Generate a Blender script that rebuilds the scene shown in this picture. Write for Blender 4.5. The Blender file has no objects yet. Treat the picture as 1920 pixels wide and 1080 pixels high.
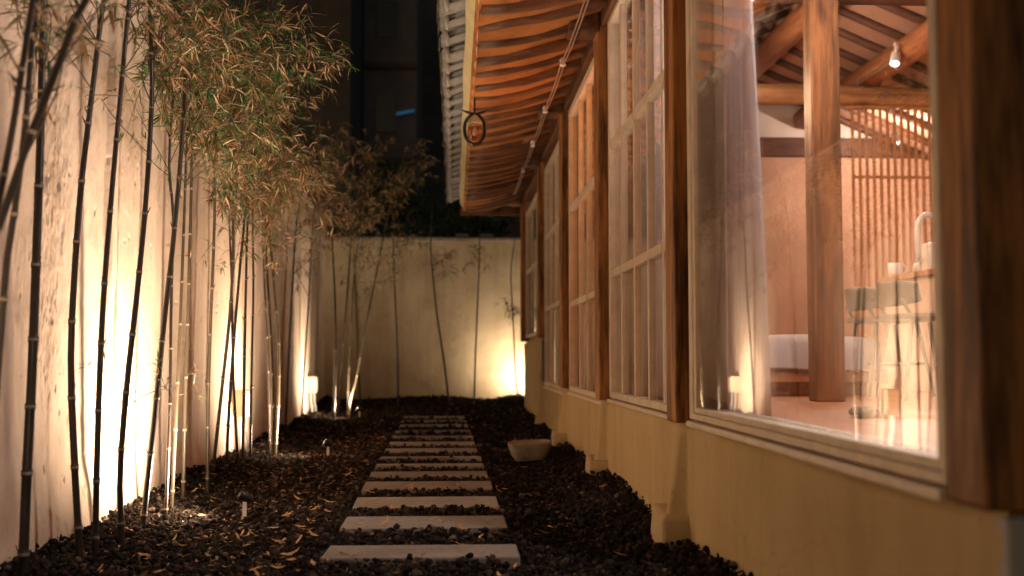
import bpy, math, random
import numpy as np
from mathutils import Vector, Matrix
R = math.radians
random.seed(7)
rng = np.random.default_rng(7)
S = bpy.context.scene
COL = S.collection

# ------------------------------------------------------------------ camera, sky, light, exposure
FPX = 2050.0                      # focal length in pixels of the 1920 px wide photograph
YAW, PITCH = R(3.011), R(3.571)
CAMZ = 0.6
cd = bpy.data.cameras.new('camera'); cam = bpy.data.objects.new('camera', cd); COL.objects.link(cam)
cam.location = (0, 0, CAMZ); cam.rotation_euler = (R(90) + PITCH, 0, -YAW)
cd.sensor_width = 36; cd.lens = 36 * FPX / 1920
cd.clip_start = 0.05; cd.clip_end = 500
cd.dof.use_dof = True; cd.dof.focus_distance = 4.4; cd.dof.aperture_fstop = 2.5
S.camera = cam

w = bpy.data.worlds.new('World'); S.world = w; w.use_nodes = True
nt = w.node_tree; bg = nt.nodes['Background']
sky = nt.nodes.new('ShaderNodeTexSky'); sky.sky_type = 'NISHITA'; sky.sun_disc = False
sky.sun_elevation = R(4); sky.sun_rotation = R(200)
nt.links.new(sky.outputs[0], bg.inputs[0]); bg.inputs[1].default_value = 0.018
sd = bpy.data.lights.new('moon', 'SUN'); sd.energy = 0.012; sd.angle = R(0.5); sd.color = (0.8, 0.88, 1.0)
so = bpy.data.objects.new('moon', sd); COL.objects.link(so); so.rotation_euler = (R(50), 0, R(200))

S.view_settings.view_transform = 'Standard'; S.view_settings.look = 'None'
S.view_settings.exposure = 1.02; S.view_settings.gamma = 1.0
S.render.engine = 'CYCLES'
S.cycles.use_denoising = True
S.cycles.max_bounces = 10; S.cycles.diffuse_bounces = 6; S.cycles.transparent_max_bounces = 24
S.cycles.sample_clamp_indirect = 4.0
S.cycles.caustics_reflective = False; S.cycles.caustics_refractive = False

# ------------------------------------------------------------------ helpers
FW = Vector((math.sin(YAW) * math.cos(PITCH), math.cos(YAW) * math.cos(PITCH), math.sin(PITCH)))
RT = Vector((math.cos(YAW), -math.sin(YAW), 0)); UP = RT.cross(FW)
def ray(px, py):
    return FW + RT * ((px - 960) / FPX) + UP * ((540 - py) / FPX)
def at(px, py, d):
    v = ray(px, py); return Vector((0, 0, CAMZ)) + v * (d / v.y)
def ground_at(px, py, z=0.0):
    v = ray(px, py); return Vector((0, 0, CAMZ)) + v * ((z - CAMZ) / v.z)

class MB:
    def __init__(s): s.v = []; s.f = []; s.m = []
    def add(s, vs, fs, m=0):
        b = len(s.v); s.v += [tuple(p) for p in vs]
        s.f += [tuple(i + b for i in f) for f in fs]; s.m += [m] * len(fs)
    def box(s, x0, x1, y0, y1, z0, z1, m=0):
        vs = [(x0,y0,z0),(x1,y0,z0),(x1,y1,z0),(x0,y1,z0),(x0,y0,z1),(x1,y0,z1),(x1,y1,z1),(x0,y1,z1)]
        s.add(vs, [(3,2,1,0),(4,5,6,7),(0,1,5,4),(1,2,6,5),(2,3,7,6),(3,0,4,7)], m)
    def hexa(s, vs, m=0):
        s.add(vs, [(3,2,1,0),(4,5,6,7),(0,1,5,4),(1,2,6,5),(2,3,7,6),(3,0,4,7)], m)
    def tube(s, pts, rad, n=8, m=0, cap=True, mfun=None):
        pts = [Vector(p) for p in pts]
        rad = rad if hasattr(rad, '__len__') else [rad] * len(pts)
        b = len(s.v); ref = None
        for i, p in enumerate(pts):
            t = (pts[min(i+1, len(pts)-1)] - pts[max(i-1, 0)])
            t = t.normalized() if t.length > 1e-9 else Vector((0,0,1))
            if ref is None:
                ref = Vector((1,0,0)) if abs(t.x) < .9 else Vector((0,1,0))
            u = (ref - t * ref.dot(t)).normalized(); v = t.cross(u); ref = u
            for k in range(n):
                a = 2 * math.pi * k / n
                s.v.append(tuple(p + (u * math.cos(a) + v * math.sin(a)) * rad[i]))
        for i in range(len(pts) - 1):
            mm = mfun(i) if mfun else m
            for k in range(n):
                k2 = (k + 1) % n
                s.f.append((b+i*n+k, b+i*n+k2, b+(i+1)*n+k2, b+(i+1)*n+k)); s.m.append(mm)
        if cap:
            s.f.append(tuple(b + k for k in reversed(range(n)))); s.m.append(m)
            e = b + (len(pts) - 1) * n
            s.f.append(tuple(e + k for k in range(n))); s.m.append(m)
    def lathe(s, c, prof, n=20, m=0, axis=Vector((0,0,1))):
        c = Vector(c); axis = Vector(axis).normalized()
        u = axis.orthogonal().normalized(); v = axis.cross(u); b = len(s.v)
        for r, h in prof:
            for k in range(n):
                a = 2*math.pi*k/n
                s.v.append(tuple(c + axis*h + (u*math.cos(a)+v*math.sin(a))*r))
        for i in range(len(prof)-1):
            for k in range(n):
                k2 = (k+1) % n
                s.f.append((b+i*n+k, b+i*n+k2, b+(i+1)*n+k2, b+(i+1)*n+k)); s.m.append(m)
        s.f.append(tuple(b+k for k in reversed(range(n)))); s.m.append(m)
        e = b+(len(prof)-1)*n
        s.f.append(tuple(e+k for k in range(n))); s.m.append(m)
    def grid(s, fn, nu, nv, m=0):
        b = len(s.v)
        for i in range(nu+1):
            for j in range(nv+1): s.v.append(tuple(fn(i/nu, j/nv)))
        for i in range(nu):
            for j in range(nv):
                a = b+i*(nv+1)+j
                s.f.append((a, a+nv+1, a+nv+2, a+1)); s.m.append(m)
ORG = {}
def obj(name, mb, mats, parent=None, smooth=False, bevel=0.0, loc=None):
    """link one mesh object built in world coordinates; its origin follows its parent (or loc)"""
    org = ORG[parent] if parent else Vector(loc if loc else (0,0,0))
    me = bpy.data.meshes.new(name)
    vs = (np.array(mb.v, dtype=np.float64) - np.array(org)).astype(np.float32)
    me.from_pydata(vs.tolist(), [], mb.f)
    for m in (mats if isinstance(mats, (list, tuple)) else [mats]): me.materials.append(m)
    if any(mb.m): me.polygons.foreach_set('material_index', mb.m)
    if smooth: me.polygons.foreach_set('use_smooth', [True]*len(me.polygons))
    me.update()
    o = bpy.data.objects.new(name, me); COL.objects.link(o)
    if parent: o.parent = parent
    else: o.location = org
    ORG[o] = org
    if bevel:
        b = o.modifiers.new('bevel', 'BEVEL'); b.width = bevel; b.segments = 2; b.limit_method = 'ANGLE'
    return o
def tag(o, label=None, cat=None, group=None, kind=None):
    if label: o['label'] = label
    if cat: o['category'] = cat
    if group: o['group'] = group
    if kind: o['kind'] = kind
    return o
def thing(name, label, cat, loc, group=None):
    o = bpy.data.objects.new(name, None); COL.objects.link(o); o.location = loc
    o.empty_display_size = .05
    ORG[o] = Vector(loc); return tag(o, label, cat, group)
def copy_tree(o, parent=None):
    c = o.copy(); COL.objects.link(c); c.parent = parent
    for ch in list(o.children): copy_tree(ch, c)
    return c

# ------------------------------------------------------------------ materials
def mat(name):
    m = bpy.data.materials.new(name); m.use_nodes = True
    n = m.node_tree; return m, n, n.nodes['Principled BSDF']
def N(n, t, **kw):
    x = n.nodes.new(t)
    for k, v in kw.items():
        if k in x.inputs: x.inputs[k].default_value = v
        else: setattr(x, k, v)
    return x
def ramp(n, src, stops):
    r = n.nodes.new('ShaderNodeValToRGB')
    e = r.color_ramp.elements
    while len(e) < len(stops): e.new(.5)
    for i, (p, c) in enumerate(stops): e[i].position = p; e[i].color = (*c, 1)
    n.links.new(src, r.inputs[0]); return r
def coords(n, scale=(1,1,1)):
    tc = n.nodes.new('ShaderNodeTexCoord'); mp = n.nodes.new('ShaderNodeMapping')
    mp.inputs['Scale'].default_value = scale
    n.links.new(tc.outputs['Object'], mp.inputs[0]); return mp.outputs[0]
def noise_mat(name, c1, c2, scale=6, stretch=(1,1,1), rough=.8, bump=.2, bdist=.01, bscale=None, detail=8, spec=.3, lo=.35, hi=.65, c3=None):
    m, n, p = mat(name)
    co = coords(n, stretch)
    t = N(n, 'ShaderNodeTexNoise', Scale=scale, Detail=detail, Roughness=.6); n.links.new(co, t.inputs['Vector'])
    st = [(lo, c1), (hi, c2)] + ([(min(hi+.12, 1), c3)] if c3 else [])
    r = ramp(n, t.outputs[0], st); n.links.new(r.outputs[0], p.inputs['Base Color'])
    p.inputs['Roughness'].default_value = rough; p.inputs['Specular IOR Level'].default_value = spec
    if bump:
        t2 = N(n, 'ShaderNodeTexNoise', Scale=bscale or scale*4, Detail=6, Roughness=.65); n.links.new(co, t2.inputs['Vector'])
        b = N(n, 'ShaderNodeBump', Strength=bump, Distance=bdist); n.links.new(t2.outputs[0], b.inputs['Height'])
        n.links.new(b.outputs[0], p.inputs['Normal'])
    return m
def wood(name, c1, c2, axis='z', scale=9, rough=.55, spec=.3, knots=True):
    m, n, p = mat(name)
    st = {'z': (1,1,.09), 'y': (1,.09,1), 'x': (.09,1,1)}[axis]
    co = coords(n, st)
    t = N(n, 'ShaderNodeTexNoise', Scale=scale*2.2, Detail=8, Roughness=.62, Distortion=.5); n.links.new(co, t.inputs['Vector'])
    fine = N(n, 'ShaderNodeTexNoise', Scale=scale*11, Detail=4, Roughness=.6); n.links.new(co, fine.inputs['Vector'])
    mx = N(n, 'ShaderNodeMath', operation='MULTIPLY_ADD'); mx.inputs[1].default_value = .35
    n.links.new(fine.outputs[0], mx.inputs[0]); n.links.new(t.outputs[0], mx.inputs[2])
    r = ramp(n, mx.outputs[0], [(.50, c1), (.64, tuple(.55*a+.45*b for a, b in zip(c1, c2))), (.78, c2)])
    if knots:
        co2 = coords(n, tuple(.35+.65*s if s < 1 else 1 for s in st))
        k = N(n, 'ShaderNodeTexVoronoi', Scale=4.5); n.links.new(co2, k.inputs['Vector'])
        kr = ramp(n, k.outputs['Distance'], [(.05, (.16,.13,.12)), (.19, (1,1,1))])
        mm = N(n, 'ShaderNodeMix', data_type='RGBA', blend_type='MULTIPLY'); mm.inputs[0].default_value = .8
        n.links.new(r.outputs[0], mm.inputs[6]); n.links.new(kr.outputs[0], mm.inputs[7])
        n.links.new(mm.outputs[2], p.inputs['Base Color'])
    else: n.links.new(r.outputs[0], p.inputs['Base Color'])
    b = N(n, 'ShaderNodeBump', Strength=.35, Distance=.004); n.links.new(mx.outputs[0], b.inputs['Height'])
    n.links.new(b.outputs[0], p.inputs['Normal'])
    p.inputs['Roughness'].default_value = rough; p.inputs['Specular IOR Level'].default_value = spec
    return m
def plain(name, c, rough=.5, metal=0, spec=.4):
    return noise_mat(name, tuple(x*.88 for x in c), tuple(min(1, x*1.08) for x in c), 14, rough=rough, bump=.06, spec=spec) if not metal else _metal(name, c, rough)
def _metal(name, c, rough):
    m, n, p = mat(name); p.inputs['Base Color'].default_value = (*c, 1); p.inputs['Metallic'].default_value = 1
    t = N(n, 'ShaderNodeTexNoise', Scale=30.0); r = ramp(n, t.outputs[0], [(.3, (rough*.8,)*3), (.7, (rough*1.2,)*3)])
    n.links.new(r.outputs[0], p.inputs['Roughness']); return m
def emit(name, c, s):
    m, n, p = mat(name); p.inputs['Base Color'].default_value = (*c, 1)
    p.inputs['Emission Color'].default_value = (*c, 1); p.inputs['Emission Strength'].default_value = s; return m
def leaf_mat(name, stops, transl=.35):
    m, n, p = mat(name)
    g = n.nodes.new('ShaderNodeNewGeometry')
    r = ramp(n, g.outputs['Random Per Island'], stops)
    n.links.new(r.outputs[0], p.inputs['Base Color']); p.inputs['Roughness'].default_value = .45
    p.inputs['Specular IOR Level'].default_value = .35
    tr = n.nodes.new('ShaderNodeBsdfTranslucent'); n.links.new(r.outputs[0], tr.inputs[0])
    mx = n.nodes.new('ShaderNodeMixShader'); mx.inputs[0].default_value = transl
    n.links.new(p.outputs[0], mx.inputs[1]); n.links.new(tr.outputs[0], mx.inputs[2])
    n.links.new(mx.outputs[0], n.nodes['Material Output'].inputs[0]); return m
def glass_mat(name, tint=(1,1,1), f0=.10, power=3.6):
    m, n, p = mat(name); n.nodes.remove(p)
    lw = N(n, 'ShaderNodeLayerWeight', Blend=.5)
    pw = N(n, 'ShaderNodeMath', operation='POWER'); pw.inputs[1].default_value = power
    n.links.new(lw.outputs['Facing'], pw.inputs[0])
    ma = N(n, 'ShaderNodeMath', operation='MULTIPLY_ADD'); ma.inputs[1].default_value = 1-f0; ma.inputs[2].default_value = f0
    n.links.new(pw.outputs[0], ma.inputs[0])
    t = n.nodes.new('ShaderNodeBsdfTransparent'); t.inputs[0].default_value = (*tint, 1)
    g = n.nodes.new('ShaderNodeBsdfGlossy'); g.inputs['Roughness'].default_value = .004
    mx = n.nodes.new('ShaderNodeMixShader')
    n.links.new(ma.outputs[0], mx.inputs[0]); n.links.new(t.outputs[0], mx.inputs[1]); n.links.new(g.outputs[0], mx.inputs[2])
    n.links.new(mx.outputs[0], n.nodes['Material Output'].inputs[0]); return m
def cloth(name, c, transl=.45):
    m, n, p = mat(name)
    co = coords(n); t = N(n, 'ShaderNodeTexNoise', Scale=3.0, Detail=4.0); n.links.new(co, t.inputs['Vector'])
    r = ramp(n, t.outputs[0], [(.3, tuple(x*.92 for x in c)), (.7, c)])
    n.links.new(r.outputs[0], p.inputs['Base Color']); p.inputs['Roughness'].default_value = .9
    p.inputs['Specular IOR Level'].default_value = .1
    tr = n.nodes.new('ShaderNodeBsdfTranslucent'); n.links.new(r.outputs[0], tr.inputs[0])
    mx = n.nodes.new('ShaderNodeMixShader'); mx.inputs[0].default_value = transl
    n.links.new(p.outputs[0], mx.inputs[1]); n.links.new(tr.outputs[0], mx.inputs[2])
    n.links.new(mx.outputs[0], n.nodes['Material Output'].inputs[0]); return m
def stucco(name, c1, c2, c3, bump=.5, big=1.6, dirt=0):
    m, n, p = mat(name); co = coords(n)
    t = N(n, 'ShaderNodeTexNoise', Scale=big, Detail=9, Roughness=.62, Distortion=.3); n.links.new(co, t.inputs['Vector'])
    r = ramp(n, t.outputs[0], [(.33, c1), (.5, c2), (.68, c3)])
    sp = N(n, 'ShaderNodeTexNoise', Scale=38.0, Detail=3, Roughness=.5); n.links.new(co, sp.inputs['Vector'])
    sr = ramp(n, sp.outputs[0], [(.27, (.62,.55,.48)), (.36, (1,1,1))])
    mm = N(n, 'ShaderNodeMix', data_type='RGBA', blend_type='MULTIPLY'); mm.inputs[0].default_value = .5
    n.links.new(r.outputs[0], mm.inputs[6]); n.links.new(sr.outputs[0], mm.inputs[7]); col = mm.outputs[2]
    if dirt:
        def mul(src, fac):
            nonlocal col
            q = N(n, 'ShaderNodeMix', data_type='RGBA', blend_type='MULTIPLY'); q.inputs[0].default_value = fac
            n.links.new(col, q.inputs[6]); n.links.new(src, q.inputs[7]); col = q.outputs[2]
        s1 = N(n, 'ShaderNodeTexNoise', Scale=1.0, Detail=7, Roughness=.6); n.links.new(coords(n, (5,5,.55)), s1.inputs['Vector'])
        mul(ramp(n, s1.outputs[0], [(.40, (.62,.56,.48)), (.56, (1,1,1))]).outputs[0], .75*dirt)
        s2 = N(n, 'ShaderNodeTexNoise', Scale=2.3, Detail=8, Roughness=.7, Distortion=.8); n.links.new(co, s2.inputs['Vector'])
        mul(ramp(n, s2.outputs[0], [(.36, (.70,.64,.55)), (.50, (1,1,1))]).outputs[0], .8*dirt)
        wv = N(n, 'ShaderNodeTexNoise', Scale=3.5, Detail=5); n.links.new(co, wv.inputs['Vector'])
        va = N(n, 'ShaderNodeVectorMath', operation='MULTIPLY_ADD'); va.inputs[1].default_value = (.35,.35,.35)
        n.links.new(wv.outputs['Color'], va.inputs[0]); n.links.new(co, va.inputs[2])
        vo = N(n, 'ShaderNodeTexVoronoi', feature='DISTANCE_TO_EDGE', Scale=1.15); n.links.new(va.outputs[0], vo.inputs['Vector'])
        mul(ramp(n, vo.outputs['Distance'], [(.0015, (.42,.36,.3)), (.006, (1,1,1))]).outputs[0], .55*dirt)
    n.links.new(col, p.inputs['Base Color'])
    f = N(n, 'ShaderNodeTexNoise', Scale=55.0, Detail=8, Roughness=.7); n.links.new(co, f.inputs['Vector'])
    b = N(n, 'ShaderNodeBump', Strength=bump, Distance=.006); n.links.new(f.outputs[0], b.inputs['Height'])
    n.links.new(b.outputs[0], p.inputs['Normal'])
    p.inputs['Roughness'].default_value = .92; p.inputs['Specular IOR Level'].default_value = .15
    return m

M = {}
M['wall'] = stucco('garden_wall_plaster', (.54,.41,.31), (.66,.52,.41), (.72,.58,.46), dirt=.35)
M['wall2'] = stucco('end_wall_plaster', (.46,.37,.24), (.56,.46,.31), (.62,.52,.36), bump=.35, dirt=.5)
M['plinth'] = stucco('plinth_plaster', (.46,.355,.19), (.54,.425,.235), (.58,.46,.265), bump=.35, big=1.1, dirt=.32)
M['stone_block'] = stucco('footing_plaster', (.44,.34,.2), (.52,.41,.25), (.57,.46,.29), bump=.7, big=6)
M['grey_plinth'] = stucco('front_plinth_plaster', (.40,.39,.39), (.46,.45,.45), (.50,.49,.49), bump=.2)
M['post'] = wood('post_timber', (.05,.018,.007), (.44,.20,.065))
M['beam'] = wood('beam_timber', (.05,.02,.01), (.17,.07,.03), 'y')
M['rafter'] = wood('rafter_timber', (.055,.021,.008), (.15,.056,.02), 'x')
M['in_post'] = wood('room_post_timber', (.07,.028,.011), (.30,.125,.045))
M['in_beam'] = wood('room_beam_timber', (.20,.09,.04), (.48,.24,.10), 'x')
M['in_beam_y'] = wood('room_purlin_timber', (.22,.08,.035), (.46,.19,.08), 'y')
M['dark_beam'] = wood('dark_room_timber', (.05,.022,.013), (.15,.06,.03), 'x')
M['lattice'] = wood('lattice_timber', (.34,.14,.05), (.50,.23,.09), 'z', knots=False)
M['floor'] = wood('floor_timber', (.36,.16,.08), (.55,.28,.15), 'y', rough=.35, spec=.5, knots=False)
M['soffit'] = noise_mat('soffit_plaster', (.23,.085,.028), (.44,.175,.055), 3, bump=.3, bdist=.006, spec=.1, rough=.95)
M['in_plaster'] = noise_mat('room_plaster', (.42,.245,.16), (.54,.33,.23), 2.2, bump=.2, bdist=.005, spec=.1, rough=.95)
M['in_white'] = noise_mat('room_white_plaster', (.70,.60,.52), (.78,.68,.60), 3, bump=.15, bdist=.004, spec=.1, rough=.95)
M['frame'] = plain('window_frame_paint', (.68,.59,.46), .45)
M['fascia'] = noise_mat('fascia_paint', (.48,.40,.22), (.60,.51,.30), 4, bump=.15, rough=.7)
M['tile'] = noise_mat('roof_tile_clay', (.16,.15,.135), (.34,.32,.29), 7, bump=.4, rough=.8)
M['coping'] = noise_mat('coping_stone', (.22,.19,.15), (.36,.31,.25), 7, bump=.5, rough=.9)
M['slab'] = noise_mat('granite_slab', (.19,.17,.15), (.285,.255,.23), 46, bump=.25, bdist=.003, bscale=120, rough=.8, lo=.3, hi=.7)
for key in ('slab',):
    n = M[key].node_tree; p = n.nodes['Principled BSDF']; oi = n.nodes.new('ShaderNodeObjectInfo')
    r = ramp(n, oi.outputs['Random'], [(0, (.72,.72,.74)), (1, (1.12,1.06,1.0))])
    big = N(n, 'ShaderNodeTexNoise', Scale=5.0, Detail=6); n.links.new(coords(n), big.inputs['Vector'])
    rb_ = ramp(n, big.outputs[0], [(.35, (.75,.74,.73)), (.62, (1,1,1))])
    m1 = N(n, 'ShaderNodeMix', data_type='RGBA', blend_type='MULTIPLY'); m1.inputs[0].default_value = 1
    m2 = N(n, 'ShaderNodeMix', data_type='RGBA', blend_type='MULTIPLY'); m2.inputs[0].default_value = 1
    n.links.new(p.inputs['Base Color'].links[0].from_socket, m1.inputs[6]); n.links.new(r.outputs[0], m1.inputs[7])
    n.links.new(m1.outputs[2], m2.inputs[6]); n.links.new(rb_.outputs[0], m2.inputs[7]); n.links.new(m2.outputs[2], p.inputs['Base Color'])
M['slab_pitted'] = noise_mat('pitted_granite_slab', (.17,.155,.14), (.265,.24,.215), 46, bump=.25, bdist=.003, bscale=120, rough=.8, lo=.3, hi=.7)
n = M['slab_pitted'].node_tree; p = n.nodes['Principled BSDF']
v = N(n, 'ShaderNodeTexVoronoi', Scale=26.0); n.links.new(coords(n), v.inputs['Vector'])
r = ramp(n, v.outputs['Distance'], [(.12, (.04,.035,.03)), (.17, (1,1,1))])
mm = N(n, 'ShaderNodeMix', data_type='RGBA', blend_type='MULTIPLY'); mm.inputs[0].default_value = 1
n.links.new(p.inputs['Base Color'].links[0].from_socket, mm.inputs[6]); n.links.new(r.outputs[0], mm.inputs[7]); n.links.new(mm.outputs[2], p.inputs['Base Color'])
M['basin'] = noise_mat('basin_stone', (.20,.16,.125), (.32,.26,.205), 20, bump=.35, rough=.9)
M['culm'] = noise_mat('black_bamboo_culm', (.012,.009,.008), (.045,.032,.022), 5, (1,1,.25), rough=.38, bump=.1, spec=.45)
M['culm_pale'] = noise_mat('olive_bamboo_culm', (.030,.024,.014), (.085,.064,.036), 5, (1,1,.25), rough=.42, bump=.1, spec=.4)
M['node'] = noise_mat('bamboo_node_ring', (.16,.12,.08), (.34,.27,.2), 60, rough=.7, bump=.1)
M['leaf_green'] = leaf_mat('green_bamboo_leaf', [(0,(.022,.055,.014)), (.4,(.04,.10,.025)), (.8,(.08,.15,.04)), (1,(.15,.19,.06))])
M['leaf_dry_lit'] = leaf_mat('dry_and_lit_bamboo_leaf', [(0,(.10,.05,.018)), (.4,(.22,.12,.05)), (.75,(.46,.28,.13)), (1,(.72,.54,.34))])  # on living foliage the tan paints in uplight and highlights; litter is really dry
M['fallen'] = leaf_mat('fallen_leaf', [(0,(.32,.14,.045)), (.5,(.52,.28,.10)), (1,(.66,.45,.24))], .15)
M['twig'] = plain('bamboo_twig', (.10,.065,.03), .6)
M['black'] = plain('black_lamp_housing', (.012,.012,.012), .35)
M['iron'] = _metal('dark_iron', (.05,.045,.04), .5)
M['white'] = plain('white_plastic', (.72,.70,.66), .35)
M['cream'] = plain('cream_plastic', (.62,.52,.38), .5)
M['ceramic'] = plain('white_ceramic', (.78,.74,.70), .2)
M['chrome'] = _metal('brushed_steel', (.75,.73,.72), .25)
M['glass'] = glass_mat('window_glass')
M['lantern_glass'] = glass_mat('lantern_glass', (.8,.6,.45), .08, 2.5)
M['curtain'] = cloth('sheer_curtain', (.90,.85,.85), .72)
M['curtain_warm'] = cloth('amber_blind', (.86,.60,.38), .65)
M['curtain_beige'] = cloth('beige_curtain', (.66,.54,.44), .45)
M['bedding'] = cloth('bed_linen', (.58,.54,.56), .1)
M['chair'] = plain('olive_chair_shell', (.10,.10,.075), .5)
M['counter'] = plain('counter_front', (.58,.45,.36), .5)
M['cushion'] = cloth('floor_cushion', (.22,.19,.16), .05)
M['cable'] = plain('cable_sleeve', (.30,.20,.13), .6)
M['lens'] = emit('garden_lamp_lens', (1,.82,.52), 14)
M['bulb'] = emit('ceiling_lamp_bulb', (1,.9,.85), 3)
M['blue_lamp'] = emit('blue_strip_lamp', (.06,.35,.75), .05)
M['building'] = noise_mat('night_building_render', (.15,.14,.17), (.21,.20,.23), 1.2, bump=.1, rough=.9)
M['building_dark'] = noise_mat('dark_building_render', (.08,.08,.09), (.13,.12,.13), 1.2, bump=.1, rough=.9)
M['pane_dark'] = plain('dark_window_pane', (.02,.02,.025), .1)
M['bark'] = noise_mat('tree_bark', (.05,.04,.03), (.11,.085,.06), 12, bump=.5)
M['tree_leaf'] = leaf_mat('evergreen_leaf', [(0,(.03,.055,.02)), (1,(.07,.11,.045))], .2)
m, n, p = mat('lava_gravel'); M['gravel'] = m
g = n.nodes.new('ShaderNodeNewGeometry')
r = ramp(n, g.outputs['Random Per Island'], [(0,(.009,.007,.006)), (.5,(.021,.015,.013)), (.86,(.040,.028,.022)), (.96,(.075,.052,.038)), (1,(.20,.15,.12))])
n.links.new(r.outputs[0], p.inputs['Base Color']); p.inputs['Roughness'].default_value = .95; p.inputs['Specular IOR Level'].default_value = .08
t = N(n, 'ShaderNodeTexNoise', Scale=160.0, Detail=4); b = N(n, 'ShaderNodeBump', Strength=.6, Distance=.003)
tc = n.nodes.new('ShaderNodeTexCoord'); n.links.new(tc.outputs['Object'], t.inputs['Vector'])
n.links.new(t.outputs[0], b.inputs['Height']); n.links.new(b.outputs[0], p.inputs['Normal'])
M['soil'] = noise_mat('dark_soil', (.010,.008,.007), (.03,.022,.017), 30, bump=.8, bdist=.02)

# ------------------------------------------------------------------ smooth pseudo noise for relief
def vnoise(u, v, seed=0):
    """value noise on arrays"""
    u = np.asarray(u, float); v = np.asarray(v, float)
    i = np.floor(u).astype(np.int64); j = np.floor(v).astype(np.int64); fu = u-i; fv = v-j
    fu = fu*fu*(3-2*fu); fv = fv*fv*(3-2*fv)
    def h(a, b):
        x = np.sin(a*127.1 + b*311.7 + seed*74.7)*43758.5453
        return x - np.floor(x)
    return (h(i,j)*(1-fu)+h(i+1,j)*fu)*(1-fv) + (h(i,j+1)*(1-fu)+h(i+1,j+1)*fu)*fv
def fbm(u, v, seed=0, o=5):
    s = 0; a = .5
    for k in range(o): s = s + a*vnoise(np.asarray(u)*2**k, np.asarray(v)*2**k, seed+k); a *= .5
    return s

XW = .77                                   # front plane of the house plinth
def wall_x(d): return -1.30 - .03*(d-3)    # face of the garden wall
BACK = 13.8

# ------------------------------------------------------------------ ground and gravel
near = [ground_at(800, q).y for q in (1046, 989, 949, 914.7, 892.6, 874.7, 859.6, 847, 833.8, 821, 810, 800, 791, 783.4)]
deep = [ground_at(800, q).y - n_ for q, n_ in zip((1020, 968, 933.5, 904, 885, 867), near)] + [.20,.24,.24,.25,.24,.25,.25,.25]
mb = MB(); mb.box(-60, 60, -30, 120, -.6, -.075)
tag(obj('ground', mb, M['soil']), kind='structure')
def ground_z(x, y):
    path = np.exp(-((x+.12+.012*(y-3))/.42)**4)
    z = -.045 + .03*(1-.75*path)*(fbm(x*1.4+9, y*1.4+3, 3)-.5)*2
    edge = np.clip((wall_x(y) + .34 - x)/.34, 0, 1); z = z + .055*edge
    edge2 = np.clip((x-(XW-.3))/.3, 0, 1); z = z + .062*edge2
    z = z + .10*np.clip((y-11.6)/2.0, 0, 1)
    z = z + .036*path
    return z
def ico():
    import bmesh
    bm = bmesh.new(); bmesh.ops.create_icosphere(bm, subdivisions=2, radius=1)
    v = np.array([p.co[:] for p in bm.verts]); f = np.array([[q.index for q in p.verts] for p in bm.faces]); bm.free()
    bm = bmesh.new(); bmesh.ops.create_icosphere(bm, subdivisions=1, radius=1)
    v1 = np.array([p.co[:] for p in bm.verts]); f1 = np.array([[q.index for q in p.verts] for p in bm.faces]); bm.free()
    return (v, f), (v1, f1)
ICO2, ICO1 = ico()
def pebble_mesh(name, regions):
    VV, FF, base = [], [], 0
    for (y0, y1, n, rmin, rmax, lod) in regions:
        bv, bf = ICO2 if lod == 2 else ICO1
        # a few deformed prototypes
        protos = []
        for k in range(12):
            d = np.ones(len(bv))
            for q in range(7):
                ax = rng.normal(size=3); ax /= np.linalg.norm(ax); off = rng.uniform(.45, .85)
                dots = bv @ ax; d = np.where(dots*d > off, off/np.maximum(dots, 1e-3), d)
            pv = bv*d[:, None]*np.array([1, rng.uniform(.65, .95), rng.uniform(.5, .8)])
            pv += rng.normal(scale=.05, size=pv.shape); protos.append(pv)
        y = y0 + (y1-y0)*rng.random(n); x0 = wall_x(y)-.04; x = x0 + (XW+.06-x0)*rng.random(n)
        rr = rmin + (rmax-rmin)*rng.random(n)**2.2
        z = ground_z(x, y) + rng.normal(scale=.007, size=n)
        for dn in near:
            on = (np.abs(x+.097+.0132*(dn-3.245)) < .31) & (y > dn-.004) & (y < dn+deep[near.index(dn)]+.002); z[on] = np.minimum(z[on], -.05)
        for i in range(n):
            a, b, c = rng.random(3)*6.283
            ca, sa, cb, sb = math.cos(a), math.sin(a), math.cos(b*.25), math.sin(b*.25)
            Rm = np.array([[ca,-sa,0],[sa,ca,0],[0,0,1]]) @ np.array([[1,0,0],[0,cb,-sb],[0,sb,cb]])
            VV.append(protos[i % 12] @ Rm.T * rr[i] + np.array([x[i], y[i], z[i]]))
        idx = np.arange(n)[:, None, None]*len(bv) + bf[None] + base
        FF.append(idx.reshape(-1, 3)); base += n*len(bv)
    V = np.concatenate(VV).astype(np.float32); F = np.concatenate(FF).astype(np.int32)
    me = bpy.data.meshes.new(name); me.vertices.add(len(V)); me.vertices.foreach_set('co', V.ravel())
    me.loops.add(F.size); me.loops.foreach_set('vertex_index', F.ravel())
    me.polygons.add(len(F)); me.polygons.foreach_set('loop_start', np.arange(0, F.size, 3, dtype=np.int32))
    me.polygons.foreach_set('loop_total', np.full(len(F), 3, dtype=np.int32))
    me.update(calc_edges=True); me.materials.append(M['gravel'])
    o = bpy.data.objects.new(name, me); COL.objects.link(o); return o
tag(pebble_mesh('gravel', [(1.2,2.6,2800,.011,.024,1), (2.6,4.6,17000,.005,.018,2), (4.6,7.5,18000,.007,.020,1), (7.5,13.9,15000,.012,.030,1)]),
    'dark volcanic gravel filling the yard between wall and house', 'gravel', kind='stuff')
mb = MB()
def gfn(u, v):
    y = .5 + 13.5*u; x = wall_x(y)-.1 + (XW+.2-(wall_x(y)-.1))*v
    return (x, y, float(ground_z(x, y))-.012)
mb.grid(gfn, 160, 40); tag(obj('gravel_bed', mb, M['soil'], smooth=True), kind='structure')

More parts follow.
